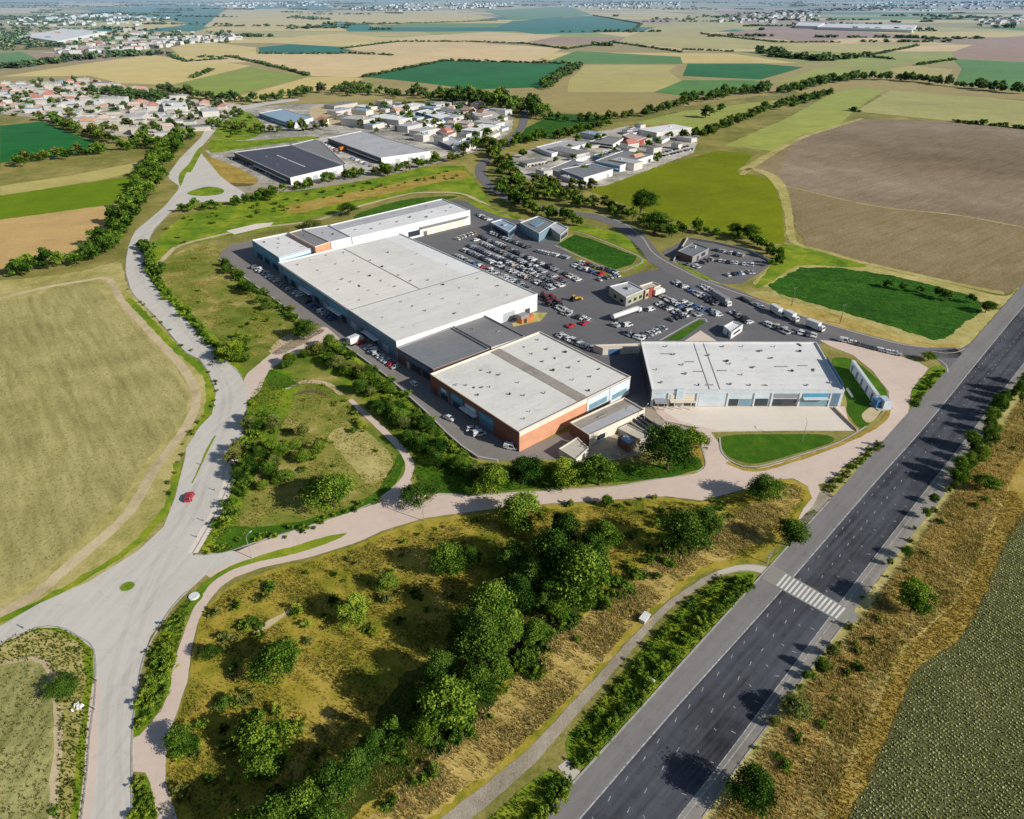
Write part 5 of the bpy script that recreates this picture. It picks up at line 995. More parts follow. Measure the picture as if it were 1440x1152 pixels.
# ------------------------------------------------------------------ street furniture
def lamp(px, hgt, ang, label, group=None):
    x, y = P(*px); t = empty('street_lamp', (x, y, 0), ang); tag(t, label, 'street lamp', group)
    m = MB(); m.tube([(0, 0, 0), (0, 0, hgt * .5), (0, 0, hgt)], [.10, .08, .06], 8); m.build('pole', ['metal'], t)
    m = MB(); m.tube([(0, 0, hgt - .1), (.6, 0, hgt + .25), (1.5, 0, hgt + .3)], [.045, .04, .04], 6); m.build('arm', ['metal'], t)
    m = MB(); m.box((1.75, 0, hgt + .28), (.7, .22, .12)); m.build('lamp_head', ['trim'], t)
for px, a_, lb in (((354,785),1.2,'thin grey street lamp on the grass strip left of the fork'),((596,733),1.2,'thin grey street lamp below the ring road near its middle'),((1128,620),1.4,'thin grey street lamp on the verge of the shop lawn'),((905,598),1.0,'thin grey street lamp by the forecourt entrance')):
    lamp(px, 7.0, a_, lb)
def power_pole(px, label):
    x, y = P(*px); t = empty('power_pole', (x, y, 0), .5); tag(t, label, 'pole'); m = MB(); m.tube([(0, 0, 0), (0, 0, 9)], [.18, .11], 8); m.build('pole', ['post'], t); m = MB(); m.box((0, 0, 8.4), (2.2, .12, .14)); m.build('crossarm', ['post'], t)
    for s_ in (-.9, 0, .9): m = MB(); m.tube([(s_, 0, 8.47), (s_, 0, 8.75)], [.07, .05], 6); m.build('insulator', ['trim'], t)
power_pole((1113,430), 'dark power pole at the left end of the dark green field'); power_pole((1181,455), 'dark power pole below the middle of the dark green field')
for i, px in enumerate(((283,654),(309,706),(286,733),(302,690),(277,756),(33,884),(133,998),(122,1089),(136,958))):
    x, y = P(*px); t = empty('bollard', (x, y, 0)); tag(t, 'dark roadside bollard on the edge of the pale main road', 'bollard', 'dark bollards along the pale main road'); m = MB(); m.tube([(0, 0, 0), (0, 0, 1.2), (0, 0, 1.3)], [.11, .10, .06], 8); m.build('post', ['post'], t); m = MB(); m.tube([(0, 0, .95), (0, 0, 1.1)], [.115, .115], 8); m.build('band', ['trim'], t)
for px, lb, d_, rz in (((906,872),'white concrete bench block beside the bank track',(2.4,1.3,1.0),.9), ((913,963),'pale concrete box half hidden in the roadside hedge',(1.6,1.3,.9),.9)):
    x, y = P(*px); t = empty('concrete_block', (x, y, 0), rz); tag(t, lb, 'concrete block'); m = MB(); m.box((0, 0, d_[2] / 2), d_); m.build('base', ['stone'], t); m = MB(); m.box((0, 0, d_[2] + .12), (d_[0] * 1.15, d_[1] * 1.2, .22)); m.build('slab', ['wall_white'], t)
x, y = P(273, 839); m = MB(); m.tube([(0, 0, 0), (0, 0, .35)], [1.25, 1.15], 20); tag(m.build('round_slab', ['wall_white'], None, False, (x, y, 0)), 'round white concrete slab where the pink path leaves the junction', 'slab')
x, y = P(110, 995); t = empty('heap', (x, y, 0)); tag(t, 'small heap of white rubble on the grass left of the road', 'rubble heap'); rr = random.Random(3)
for k in range(9):
    m = MB(); s_ = rr.uniform(.4, .8); m.box((rr.uniform(-.8, .8), rr.uniform(-.8, .8), s_ * .4), (s_, s_ * .8, s_ * .8), rr.uniform(0, 3), taper=.6); m.build('stone', ['wall_white'], t)
# bare pale tree by the crossing
t = empty('bare_tree', (*P(1079, 792), 0)); tag(t, 'bare pale dead tree beside the zebra crossing', 'tree'); rr = random.Random(4); m = MB(); m.tube([(0, 0, 0), (.1, .1, 1.6), (.2, 0, 3.4)], [.14, .1, .05], 7)
m.build('trunk', ['stone'], t); m = MB()
for k in range(11):
    z = rr.uniform(1.4, 3.3); a = rr.uniform(0, 6.3); l = rr.uniform(.6, 1.6); e = Vector((math.cos(a) * l, math.sin(a) * l, l * .8)); s0 = Vector((.1, .05, z)); m.tube([s0, s0 + e * .5, s0 + e + Vector((0, 0, .2))], [.045, .03, .015], 5)
m.build('branches', ['stone'], t)
# ------------------------------------------------------------------ vegetation
def tone_mesh(name, V, Q, tone, mat, extra=None):
    me = bpy.data.meshes.new(name); nv, nf = len(V), len(Q); k = Q.shape[1]
    me.vertices.add(nv); me.vertices.foreach_set('co', np.ascontiguousarray(V, dtype=np.float32).ravel())
    me.loops.add(nf * k); me.loops.foreach_set('vertex_index', np.ascontiguousarray(Q, dtype=np.int32).ravel())
    me.polygons.add(nf); me.polygons.foreach_set('loop_start', np.arange(0, nf * k, k, dtype=np.int32)); me.polygons.foreach_set('loop_total', np.full(nf, k, dtype=np.int32))
    a = me.attributes.new('tone', 'FLOAT', 'FACE'); a.data.foreach_set('value', tone.astype(np.float32))
    for m in ([mat] if isinstance(mat, str) else mat): me.materials.append(M[m])
    me.update(calc_edges=True); return me
def unit(v): return v / np.maximum(1e-9, np.linalg.norm(v, axis=1, keepdims=True))
def leaves(C, Nn, size, rng, aspect=.75):
    """one leaf-cluster quad per centre"""
    n = len(C); nr = unit(Nn + rng.normal(0, .9, (n, 3))); t = unit(np.cross(nr, rng.normal(0, 1, (n, 3)))); b = np.cross(nr, t)
    s = (size * rng.uniform(.6, 1.4, n))[:, None]; t = t * s * .5; b = b * s * .5 * aspect
    V = np.stack([C - t - b * .35, C + b * -1.0 + t * .2, C + t + b * .3, C + b + t * -.15], 1).reshape(-1, 3)
    return V, np.arange(4 * n).reshape(n, 4)
def crown(seed, R, Hh, z0, nl, ls, shape='round', gaps=.25, ncl=26):
    rng = np.random.default_rng(seed); cl = []
    for i in range(ncl):
        a = rng.uniform(0, 2 * math.pi); u = rng.uniform(0, 1) ** .8
        if shape == 'round': rr = R * math.sqrt(max(0.02, 1 - (2 * u - .85) ** 2)) * rng.uniform(.45, .92)
        elif shape == 'tall': rr = R * (1 - .75 * u) * rng.uniform(.4, 1)
        else: rr = R * rng.uniform(.3, 1.0)
        cl.append((math.cos(a) * rr, math.sin(a) * rr, z0 + Hh * (.12 + .78 * u), R * (rng.uniform(.13, .26) if rng.uniform() < .55 else rng.uniform(.26, .42)), rng.uniform(-.24, .24)))
    cl.append((0, 0, z0 + Hh * .5, R * .5, -.15)); cl = np.array(cl); sk = rng.uniform(0, 6.28); f = 1 + .32 * np.cos(np.arctan2(cl[:, 1], cl[:, 0]) - sk) + rng.normal(0, .12, len(cl)); cl[:, 0] *= f; cl[:, 1] *= f; cl[:, 2] += R * .22 * np.cos(np.arctan2(cl[:, 1], cl[:, 0]) - sk - 1) * rng.uniform(.2, 1.2)
    w = cl[:, 3] ** 1.7; idx = rng.choice(len(cl), nl, p=w / w.sum())
    d = unit(rng.normal(0, 1, (nl, 3))); d[:, 2] = np.where(d[:, 2] < -.35, -d[:, 2], d[:, 2])
    rad = cl[idx, 3] * np.abs(rng.normal(.82, .30, nl))
    C = cl[idx, :3] + d * rad[:, None] * np.array([1, 1, .82])
    C[:, 2] = np.maximum(C[:, 2], .12)
    keep = rng.uniform(0, 1, nl) > gaps * .3; C, d, idx, rad = C[keep], d[keep], idx[keep], rad[keep]
    V, Q = leaves(C, d + np.array([0, 0, .35]), ls, rng)
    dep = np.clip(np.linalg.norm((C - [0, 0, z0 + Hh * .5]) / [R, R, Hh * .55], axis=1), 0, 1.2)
    tone = -.06 + .42 * dep + cl[idx, 4] + rng.normal(0, .13, len(C)) + .38 * (C[:, 2] - z0) / Hh  # crown shading painted into leaf tone: dark inside and low, lit-looking tops
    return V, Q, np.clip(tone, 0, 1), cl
def trunk_mb(Hh, z0, cl, r=.22, n=6, seed=0):
    rr = random.Random(seed); m = MB(); top = z0 + Hh * .55; m.tube([(0, 0, -.1), (.05, .03, z0 * .6), (.1, -.05, z0 + Hh * .2), (.05, .05, top)], [r * 1.25, r, r * .75, r * .3], 8)
    for i in range(n):
        c = cl[rr.randrange(len(cl))]; s_ = Vector((.06, 0, z0 * rr.uniform(.7, 1.1) + .2)); e = Vector(c[:3]); mid = s_.lerp(e, .55) + Vector((0, 0, .25)); m.tube([s_, mid, e], [r * .5, r * .32, r * .1], 6)
    return m
# prototypes, unit: crown radius about 1 m (scaled per copy); kinds by leaf colour
class TP: pass
PROTO = {}
def make_proto(key, seed, R, Hh, z0, nl, ls, mat, shape='round', gaps=.25, ncl=26, trunk=True, r=.22):
    V, Q, t, cl = crown(seed, R, Hh, z0, nl, ls, shape, gaps, ncl); p = TP(); p.R = R; p.H = z0 + Hh; p.V, p.Q, p.t = V, Q, t; p.mat = mat
    p.crown = tone_mesh('crown', V, Q, t, mat); p.trunk = None
    if trunk:
        tm = trunk_mb(Hh, z0, cl, r, 6, seed); p.trunk = make_mesh('trunk', tm.V, tm.F, ['bark'])
        p.tV = np.array(tm.V)
    PROTO.setdefault(key, []).append(p)
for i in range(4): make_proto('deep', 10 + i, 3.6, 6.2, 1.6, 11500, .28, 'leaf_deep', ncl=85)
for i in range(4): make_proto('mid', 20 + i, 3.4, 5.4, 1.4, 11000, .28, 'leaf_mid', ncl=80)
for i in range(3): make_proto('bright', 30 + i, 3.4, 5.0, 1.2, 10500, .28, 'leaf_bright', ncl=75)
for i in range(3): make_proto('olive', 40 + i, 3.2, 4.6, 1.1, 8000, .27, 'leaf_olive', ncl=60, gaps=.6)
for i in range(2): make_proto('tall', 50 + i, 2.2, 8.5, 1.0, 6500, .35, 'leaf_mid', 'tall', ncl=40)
for k_, m_ in (('fdeep', 'leaf_deep'), ('fmid', 'leaf_mid'), ('folive', 'leaf_olive')):
    for i in range(3): make_proto(k_, 60 + i, 3.6, 5.8, 1.0, 1500, .75, m_, ncl=26, trunk=True)
for k_, m_ in (('sdeep', 'leaf_deep'), ('smid', 'leaf_mid'), ('sbright', 'leaf_bright'), ('solive', 'leaf_olive')):
    for i in range(4): make_proto(k_, 80 + i, 1.3, 1.55, 0.0, 1300, .23, m_, 'bush', ncl=22, trunk=False)
for k_, m_ in (('vdeep', 'leaf_deep'), ('vmid', 'leaf_mid'), ('volive', 'leaf_olive')):
    for i in range(2): make_proto(k_, 95 + i, 3.4, 4.2, 0.0, 130, 1.9, m_, 'bush', ncl=12, trunk=False)
# single-mesh variants for trees too small in the picture to show their parts
def joined(p):
    if not hasattr(p, 'one'):
        V = p.V; me = p.crown
        if p.trunk is not None:
            tq = np.array([f.vertices[:] if len(f.vertices) == 4 else (0, 0, 0, 0) for f in p.trunk.polygons if len(f.vertices) == 4]); V2 = np.concatenate([p.V, p.tV]); Q2 = np.concatenate([p.Q, tq + len(p.V)])
            me = tone_mesh('tree', V2, Q2, np.concatenate([p.t, np.full(len(tq), .3)]), [p.mat, 'bark']); mi = np.zeros(len(Q2), dtype=np.int32); mi[len(p.Q):] = 1; me.polygons.foreach_set('material_index', mi)
        p.one = me
    return p.one
REQ = []      # (apparent size, kind, x, y, scale xy, scale z, proto, label, group, category, parts)
RV = random.Random(33)
def want(x, y, rad, kind, label, group=None, cat='tree', zs=1.0, name=None, parts=False, prio=1.0):
    p = RV.choice(PROTO[kind]); s_ = rad / p.R; REQ.append((prio * rad / max(20, depth(x, y)), x, y, s_, s_ * zs, p, label, group, cat, name or cat, parts))
def tree(px, wpx, kind, label, zs=1.0, group=None, parts=True):
    x, y = P(*px); want(x, y, wpx * .5 * depth(x, y) / F, kind, label, group, 'tree', zs, {'deep': 'broadleaf_tree', 'mid': 'broadleaf_tree', 'bright': 'broadleaf_tree', 'olive': 'broadleaf_tree', 'tall': 'poplar_tree'}.get(kind, 'tree'), parts, 5.0)
# trees one can point at: pixel of the trunk foot, crown width in the photograph
GROVE_ZS = 1.2
for px, wp, kd, zs, lb in (
 ((794,772),42,'deep',1.1,'dark tall tree at the top end of the dark grove'), ((846,772),48,'mid',.8,'rounded tree on the brown slope right of the grove top'), ((778,812),62,'deep',1.0,'dense dark tree in the upper grove'), ((806,850),74,'mid',1.0,'large mid-green tree on the right edge of the grove'),
 ((752,838),50,'mid',.9,'yellow-green topped tree in the middle of the grove'), ((693,886),62,'mid',1.0,'tree with light crown in the left middle of the grove'), ((757,900),36,'mid',.8,'small round tree on the straw bank edge of the grove'), ((688,932),66,'deep',.95,'dark tree low in the middle of the grove'),
 ((640,1024),80,'mid',.95,'largest green tree at the lower end of the grove, beside the straw bank'), ((676,985),54,'deep',.9,'dark tree directly above the largest lower grove tree'), ((558,1052),36,'tall',.75,'slender bright tree left of the largest lower grove tree'), ((590,1002),34,'deep',.9,'narrow dark tree in the shade of the lower grove'),
 ((960,778),62,'deep',.85,'dark tree on the brown slope below the ring road'), ((990,750),40,'deep',.7,'low dark tree between slope tree and ring road'), ((730,742),60,'mid',.65,'spreading tree touching the ring road above the grove'), ((1068,704),48,'deep',.75,'compact round dark tree at the bend of the ring road'),
 ((1110,768),42,'deep',.75,'dark bush-like tree next to the highway above the crossing'), ((853,712),18,'mid',.9,'tiny ball-shaped tree on the lower edge of the ring road'), ((634,808),50,'mid',.8,'tree with long shadow in the upper meadow'), ((664,796),30,'deep',.8,'small dark tree right of the upper meadow tree'),
 ((545,830),30,'mid',.8,'small tree below the fork of the pink path'), ((500,872),50,'bright',.75,'bright green tree standing alone in the meadow'), ((395,946),68,'mid',.6,'wide low green tree at the left of the meadow'), ((372,1058),74,'bright',.7,'bright wide tree at the lower left of the meadow'), ((375,1092),50,'mid',.7,'green tree just below the bright wide meadow tree'),
 ((300,925),26,'deep',.7,'small dark tree at the left meadow edge'), ((262,1052),44,'mid',.6,'low green tree beside the pink path at the lower left'),
 ((692,692),48,'mid',.8,'leftmost tree of the row in front of the orange wall'), ((735,681),46,'deep',.85,'second tree from the left in front of the orange wall'), ((790,684),50,'bright',.8,'light-topped tree third in the row below the orange wall'), ((842,682),54,'mid',.85,'fourth tree in the row, right below the cream sheds'),
 ((938,660),72,'deep',.85,'big round dark tree at the forecourt entrance'), ((966,634),44,'mid',.75,'smaller tree joined to the right side of the big round tree'), ((587,708),46,'deep',.6,'low round tree at the mouth of the inner path'),
 ((470,712),66,'mid',.75,'big green tree at the lower right of the triangular lot'), ((455,690),40,'olive',.7,'dusty tree behind the big tree of the triangular lot'), ((428,478),32,'deep',.8,'dark tree at the corner of the drive by the pink side road'), ((330,505),44,'bright',.6,'bright bush tree at the tip of the upper grass lot'),
 ((1060,1128),64,'deep',.7,'dark round tree at the bottom right of the highway'), ((1280,862),46,'mid',.9,'green tree right of the highway above the crossing'), ((1120,1010),44,'olive',.7,'dusty tree by the highway edge below the crossing'), ((1385,690),34,'mid',.7,'small tree on the straw verge right of the highway top'),
 ((1305,507),18,'mid',.7,'small round tree at the highway end of the estate road'), ((920,330),36,'deep',.8,'dark tree by the estate road, right one of the dark clump'), ((900,302),36,'deep',.85,'dark tree at the corner of the yellow-green field'), ((1034,332),20,'deep',.8,'left tree of the pair behind the walled compound'), ((1051,336),26,'deep',.7,'right tree of the pair behind the walled compound'),
 ((876,408),18,'deep',.6,'dark tree behind the olive office block'), ((992,166),20,'fdeep',.8,'dark lone tree in the olive field beyond the works'), ((1012,157),13,'fdeep',.8,'smaller lone tree right of the dark lone tree'),
 ((440,322),26,'olive',.5,'dark brownish bush tree behind the showroom row'), ((490,303),26,'deep',.6,'dark bush tree between the showroom row and the dirt path'), ((380,282),18,'mid',.8,'round tree beside the dirt junction at the estate'), ((545,248),16,'mid',1.0,'round tree in front of the pale grey warehouse'), ((1385,440),22,'deep',.7,'dark tree at the right tip of the dark green field'), ((95,975),40,'deep',.45,'low dark bush tree on the grass left of the road')):
    tree(px, wp, kd, lb, zs * (GROVE_ZS if px[1] > 720 else 1))
# shaded trees along the bottom edge of the grove
for i, (px, wp, kd) in enumerate((((470,1130),60,'deep'), ((425,1165),64,'mid'), ((505,1100),46,'deep'), ((530,1072),40,'deep'), ((400,1190),70,'deep'), ((455,1195),60,'deep'), ((345,1195),60,'mid'))):
    tree(px, wp, kd, 'dark tree in the shaded line at the bottom edge of the grove', 1.25, 'trees at the bottom of the grove')
for i, (px, wp) in enumerate((((720,800),40), ((770,830),44), ((668,930),42), ((610,1000),40), ((815,805),40), ((700,955),36), ((785,870),36), ((735,862),50), ((660,905),48), ((720,906),42), ((622,962),46), ((770,860),44), ((830,795),40), ((600,1040),40))):
    tree(px, wp, RV.choice(('deep', 'deep', 'mid')), 'dark tree crowded inside the middle of the grove', 1.15, 'trees inside the grove')
def along(px, n, rmin, rmax, kinds, label, group, width=2.0, cat='tree', zs=(.8, 1.2), name=None, parts=False):
    q = densify(W(px), 1.0, False)
    for i in range(n):
        p = q[min(len(q) - 1, int((i + RV.random()) / n * len(q)))]; want(p.x + RV.uniform(-width, width), p.y + RV.uniform(-width, width), RV.uniform(rmin, rmax), RV.choice(kinds), label, group, cat, RV.uniform(*zs), name, parts)
def patch(px, n, rmin, rmax, kinds, label, group, cat='shrub', zs=(.7, 1.1), name=None):
    poly = W(px); xs = [p[0] for p in poly]; ys = [p[1] for p in poly]; k = 0; tr = 0
    while k < n and tr < n * 60:
        tr += 1; p = (RV.uniform(min(xs), max(xs)), RV.uniform(min(ys), max(ys)))
        if inpoly(p, poly): want(p[0], p[1], RV.uniform(rmin, rmax), RV.choice(kinds), label, group, cat, RV.uniform(*zs), name); k += 1
SD = ['sdeep', 'smid', 'smid']; SB = ['smid', 'sbright', 'solive']; FD = ['fdeep', 'fdeep', 'fmid', 'folive']
# thickets
along([(462,494),(490,518),(518,545),(548,560)], 26, 2.0, 3.2, ['mid', 'deep', 'mid', 'olive'], 'bushy tree in the thicket along the drive beside the grey hall', 'trees in the thicket beside the drive', 4.5, 'tree', (.6, .95))
along([(540,570),(575,602),(602,628),(630,650),(648,664)], 30, 1.9, 3.1, ['mid', 'deep', 'deep', 'olive'], 'dense dark tree in the thicket left of the brick store', 'trees in the thicket left of the brick store', 4.5, 'tree', (.6, .95))
along([(440,500),(470,492),(425,512),(400,515)], 9, 1.8, 2.8, ['mid', 'olive', 'deep'], 'bushy tree where the pink side road meets the thicket', 'trees beside the pink side road', 3)
along([(312,372),(340,398),(360,420),(390,440),(412,455)], 16, 1.5, 2.7, ['mid', 'deep', 'olive'], 'bushy tree in the hedge left of the long drive wall', 'trees left of the drive wall', 4)
along([(320,490),(345,515),(330,480),(350,500)], 8, 1.6, 2.4, ['bright', 'mid'], 'leafy bush tree at the tip of the upper grass lot beside the road fork', 'bush trees at the upper grass lot tip', 3)
along([(365,590),(350,640),(345,700)], 12, 1.6, 2.6, ['mid', 'olive', 'deep'], 'bushy tree along the left edge of the triangular lot', 'trees on the left of the triangular lot', 5)
patch([(375,620),(440,600),(460,640),(440,690),(400,700),(365,690)], 14, 1.6, 2.8, ['mid', 'olive', 'mid'], 'dusty green tree in the middle of the triangular lot', 'trees in the triangular lot', 'tree')
SH_ = 'shrub'
patch([(230,372),(300,350),(330,395),(400,450),(400,480),(345,505),(262,432)], 18, .6, 1.2, ['smid','sbright'], 'low shrub scattered in the upper dry grass lot', 'shrubs in the upper dry lot')
along([(206,350),(212,385),(238,418),(278,460),(310,505)], 55, .9, 2.1, ['smid','smid','sdeep','sbright'], 'shrub on the grass strip along the right side of the main road', 'shrubs along the main road', 1.5, SH_)
patch([(205,340),(250,305),(330,290),(420,275),(540,255),(640,240),(650,252),(540,268),(400,300),(300,318),(225,362)], 60, .9, 2.0, SB, 'shrub on the green belt behind the showroom row', 'shrubs in the green belt')
along([(312,370),(345,398),(395,435),(425,462)], 40, .8, 1.8, ['sdeep','smid','smid'], 'shrub in the hedge left of the long drive wall', 'shrubs left of the drive wall', 2, SH_)
along([(365,575),(345,640),(335,700),(310,745)], 44, .8, 1.8, ['sdeep','smid','smid','sbright'], 'shrub along the left edge of the triangular lot', 'shrubs on the left of the triangular lot', 3, SH_)
along([(470,490),(530,540),(585,592),(655,655)], 50, 1.0, 2.2, ['sdeep','smid','smid'], 'shrub at the foot of the thicket beside the drive', 'shrubs under the thicket', 4, SH_)
patch([(385,545),(470,540),(552,640),(530,690),(420,730),(345,740),(350,640)], 40, .5, 1.3, SB, 'low shrub in the triangular dry lot', 'shrubs in the triangular lot')
along([(275,778),(330,768),(400,752),(480,725),(530,705)], 22, .5, 1.1, ['smid', 'sbright'], 'low bright shrub on the lawn edge above the ring road', 'shrubs above the ring road', 2, SH_)
patch([(205,965),(225,905),(262,865),(270,850),(246,915),(235,975),(205,1010),(192,1030)], 36, .7, 1.6, ['sbright', 'smid', 'smid'], 'leafy shrub in the wedge between main road and pink path', 'shrubs between road and pink path')
patch([(188,1100),(205,1095),(220,1152),(188,1152)], 10, .6, 1.3, ['sbright', 'smid'], 'shrub at the lower left corner beside the main road', 'shrubs at the lower left')
along([(1055,822),(1000,866),(945,925),(890,985),(830,1062),(812,1072)], 62, .8, 1.35, ['sdeep', 'smid', 'smid', 'sbright'], 'dense shrub in the long hedge along the highway', 'hedge shrubs along the highway', .9, SH_)
along([(1050,812),(1010,822),(975,850),(925,905),(880,955),(840,1010),(812,1045)], 26, .6, 1.2, ['sdeep', 'smid'], 'shrub on the track side of the highway hedge', 'shrubs on the track side of the hedge', 1.2, SH_)
along([(795,1105),(755,1150),(700,1215)], 26, .7, 1.25, ['smid', 'sdeep', 'sbright'], 'shrub in the short hedge below the concrete footway', 'shrubs below the footway', 1.0, SH_)
along([(1165,692),(1200,655),(1240,625)], 24, .6, 1.2, SD + ['solive'], 'dark shrub on the spit between ring road and highway', 'shrubs on the spit', 1.0, SH_); along([(1285,575),(1300,545),(1325,522)], 22, .6, 1.3, SD, 'dark shrub in the hedge at the ring road mouth', 'shrubs at the ring road mouth', 1.0, SH_)
patch([(1060,1060),(1110,1000),(1200,890),(1280,790),(1350,700),(1410,620),(1440,600),(1440,640),(1380,720),(1300,820),(1230,920),(1170,1010),(1110,1100),(1060,1180)], 26, .5, 1.2, ['sdeep', 'smid', 'solive', 'solive'], 'scrubby bush on the straw verge right of the highway', 'bushes right of the highway')
along([(1250,810),(1300,735),(1350,665),(1400,600),(1440,545)], 9, 1.1, 1.9, ['mid', 'olive', 'deep'], 'roadside tree throwing shade on the right edge of the highway', 'trees on the right edge of the highway', 1.5, 'tree', (.9, 1.5))
along([(1080,1030),(1110,985),(1165,915)], 5, .9, 1.5, ['olive', 'mid'], 'low roadside tree on the right edge of the highway below the crossing', 'low trees right of the highway below the crossing', 1.2, 'tree', (1.0, 1.5))
along([(1060,1060),(1110,990),(1185,895),(1225,835),(1300,738),(1400,605)], 24, .4, 1.0, ['smid','solive','solive'], 'scrubby bush hugging the right edge of the highway', 'bushes hugging the right edge of the highway', .9, SH_, (.9, 1.8))
along([(1340,690),(1372,640),(1400,590),(1440,540)], 16, 1.6, 2.6, ['deep', 'mid'], 'roadside tree crowding the far right edge of the highway', 'trees at the far right edge of the highway', 1.5, 'tree', (1.1, 1.8))
patch([(240,1040),(330,980),(420,1000),(470,1060),(440,1152),(250,1152)], 45, .6, 1.6, SB + ['sdeep'], 'shrub in the lower left meadow', 'shrubs in the lower meadow')
patch([(290,850),(430,790),(560,770),(690,740),(640,860),(520,900),(300,960)], 55, .5, 1.5, SB + ['sdeep', 'solive'], 'low shrub scattered in the upper meadow', 'shrubs in the upper meadow')
patch([(560,1060),(690,960),(790,850),(860,820),(900,760),(960,730),(1040,710),(960,790),(860,860),(760,960),(660,1060),(540,1140)], 120, .7, 1.8, SD + ['sdeep'], 'dark undergrowth shrub beneath the grove trees', 'shrubs beneath the grove')
patch([(870,720),(1040,700),(1090,685),(1010,740),(960,790),(880,790)], 26, .6, 1.3, ['solive', 'smid'], 'shrub on the brown slope below the ring road', 'shrubs on the brown slope')
along([(560,765),(700,722),(840,712),(930,704)], 20, .5, 1.1, SB, 'low shrub on the lower edge of the ring road', 'shrubs below the ring road', 1.2, SH_)
patch([(640,655),(700,656),(850,655),(860,668),(700,678),(620,672)], 16, .7, 1.5, SD, 'dark shrub under the tree row in front of the orange wall', 'shrubs under the tree row')
along([(295,525),(310,555),(290,585),(262,625),(235,700)], 16, .5, 1.0, ['solive', 'smid'], 'low shrub between the left field and the main road', 'shrubs left of the main road', 1.2, SH_); along([(178,405),(200,428),(280,505)], 8, .5, .9, ['solive'], 'low shrub between the left field and the main road', 'shrubs left of the main road', 1.2, SH_)
patch([(0,900),(100,892),(125,920),(118,1100),(90,1152),(70,1152),(80,1000),(60,930)], 14, .4, 1.0, ['solive', 'smid'], 'low shrub on the grass corner left of the junction', 'shrubs left of the junction')
# hedgerows and woods farther off: single trees, largest in the picture first
def hedge(px, step, rmin, rmax, where, kinds=FD, width=3, zs=(.8, 1.3)):
    q = densify(W(px), 1.0, False); along(px, max(2, int(len(q) / step)), rmin, rmax, kinds, 'tree ' + where, 'trees ' + where, width, 'tree', zs, 'hedgerow_tree')
hedge([(-5,395),(30,388),(70,378),(110,370),(142,362)], 3.2, 3.0, 4.6, 'in the dark hedgerow above the large left field', ['fdeep', 'fmid', 'fdeep'], 4); hedge([(142,362),(160,338),(175,312),(190,290),(205,268)], 3.2, 3.0, 4.8, 'in the dark belt left of the main road bend', ['fdeep', 'fdeep', 'fmid'], 6)
hedge([(205,268),(215,245),(228,225),(245,205),(265,192)], 3.5, 3.4, 5.2, 'in the dark belt leading up to the town', ['fdeep', 'fmid'], 8)
hedge([(-5,238),(60,226),(130,218),(205,208)], 5, 3, 5, 'in the grey-green thicket below the dark green field', ['folive', 'fmid', 'fdeep'], 9); hedge([(62,168),(110,186),(160,200),(215,206)], 6, 3, 5, 'between the dark green field and the town', ['folive', 'fmid'], 6)
hedge([(118,133),(150,132),(185,136),(235,142)], 4, 3.5, 5.5, 'in the tall dark row inside the town', ['fdeep'], 8); hedge([(225,126),(262,136),(300,142),(345,144)], 7, 4, 6, 'along the top edge of the town', FD, 6)
hedge([(345,146),(400,140),(440,132),(480,128),(520,132)], 5.5, 3.5, 6, 'in the wood behind the light blue warehouse', FD, 14); hedge([(490,130),(560,137),(620,140),(700,148)], 4.5, 3.5, 6.5, 'in the wood below the far dark green field', FD, 28); hedge([(640,140),(700,150),(745,160),(765,168)], 6, 5, 9, 'in the dark wood at the estate bend', ['fdeep', 'fdeep', 'fmid'], 22); hedge([(763,126),(788,110),(812,95)], 4.5, 3.2, 5.5, 'at the right end of the far dark green field', FD, 10)
hedge([(768,168),(820,172),(870,168),(920,160),(962,148)], 5, 2.6, 4.6, 'in the hedge above the small green field', FD, 6); hedge([(700,212),(722,204),(790,196),(850,178)], 6, 3, 5, 'between the small green field and the works', FD, 5)
hedge([(960,146),(1010,138),(1060,131),(1110,130),(1150,120),(1200,112),(1260,113),(1310,118),(1345,122),(1440,133)], 4.5, 3.5, 6.5, 'in the long dark tree line at upper right', ['fdeep', 'fdeep', 'fmid'], 10); hedge([(960,198),(1010,185),(1060,163),(1110,146),(1165,133)], 4.5, 2.6, 4.4, 'in the slanting hedge beside the pale olive strip', FD, 6)
hedge([(300,180),(340,186),(400,186),(455,182)], 6, 3, 5, 'between the two upper estate warehouses', ['fmid', 'folive'], 8); hedge([(345,288),(400,270),(470,256),(540,244),(600,234),(660,222)], 4, 2.2, 3.8, 'in the hedge along the estate boundary', ['fmid', 'folive', 'fdeep'], 5)
hedge([(255,300),(290,294),(340,288)], 4, 2, 3.2, 'beside the dirt junction', ['fmid', 'fdeep'], 4); hedge([(205,345),(212,370),(228,395)], 3.5, 1.8, 2.8, 'on the inside of the main road bend', ['fmid', 'fdeep'], 4)
hedge([(650,215),(690,205),(705,235),(720,262),(760,285)], 4.5, 2.8, 4.6, 'along the curve of the estate road', ['fmid', 'fdeep', 'folive'], 7); hedge([(706,268),(740,296),(790,312),(820,318)], 3.6, 2.4, 4.0, 'beside the estate road near the glass pavilion', ['fdeep', 'fmid'], 5); hedge([(760,268),(820,290),(860,296),(905,315),(940,330),(975,325)], 4, 2.4, 4.0, 'along the lower edge of the yellow-green field', ['fdeep', 'fmid', 'folive'], 5)
hedge([(975,326),(1020,336),(1062,345),(1092,366),(1086,378)], 4, 1.8, 3.0, 'round the walled compound', ['fdeep', 'fmid'], 3); hedge([(735,258),(790,268),(830,266)], 5, 3, 4.5, 'below the right-hand works', ['fdeep', 'folive'], 5); hedge([(1240,402),(1320,420),(1378,432)], 6, 1.6, 2.6, 'on the brown field side of the dark green field', ['fdeep'], 2)
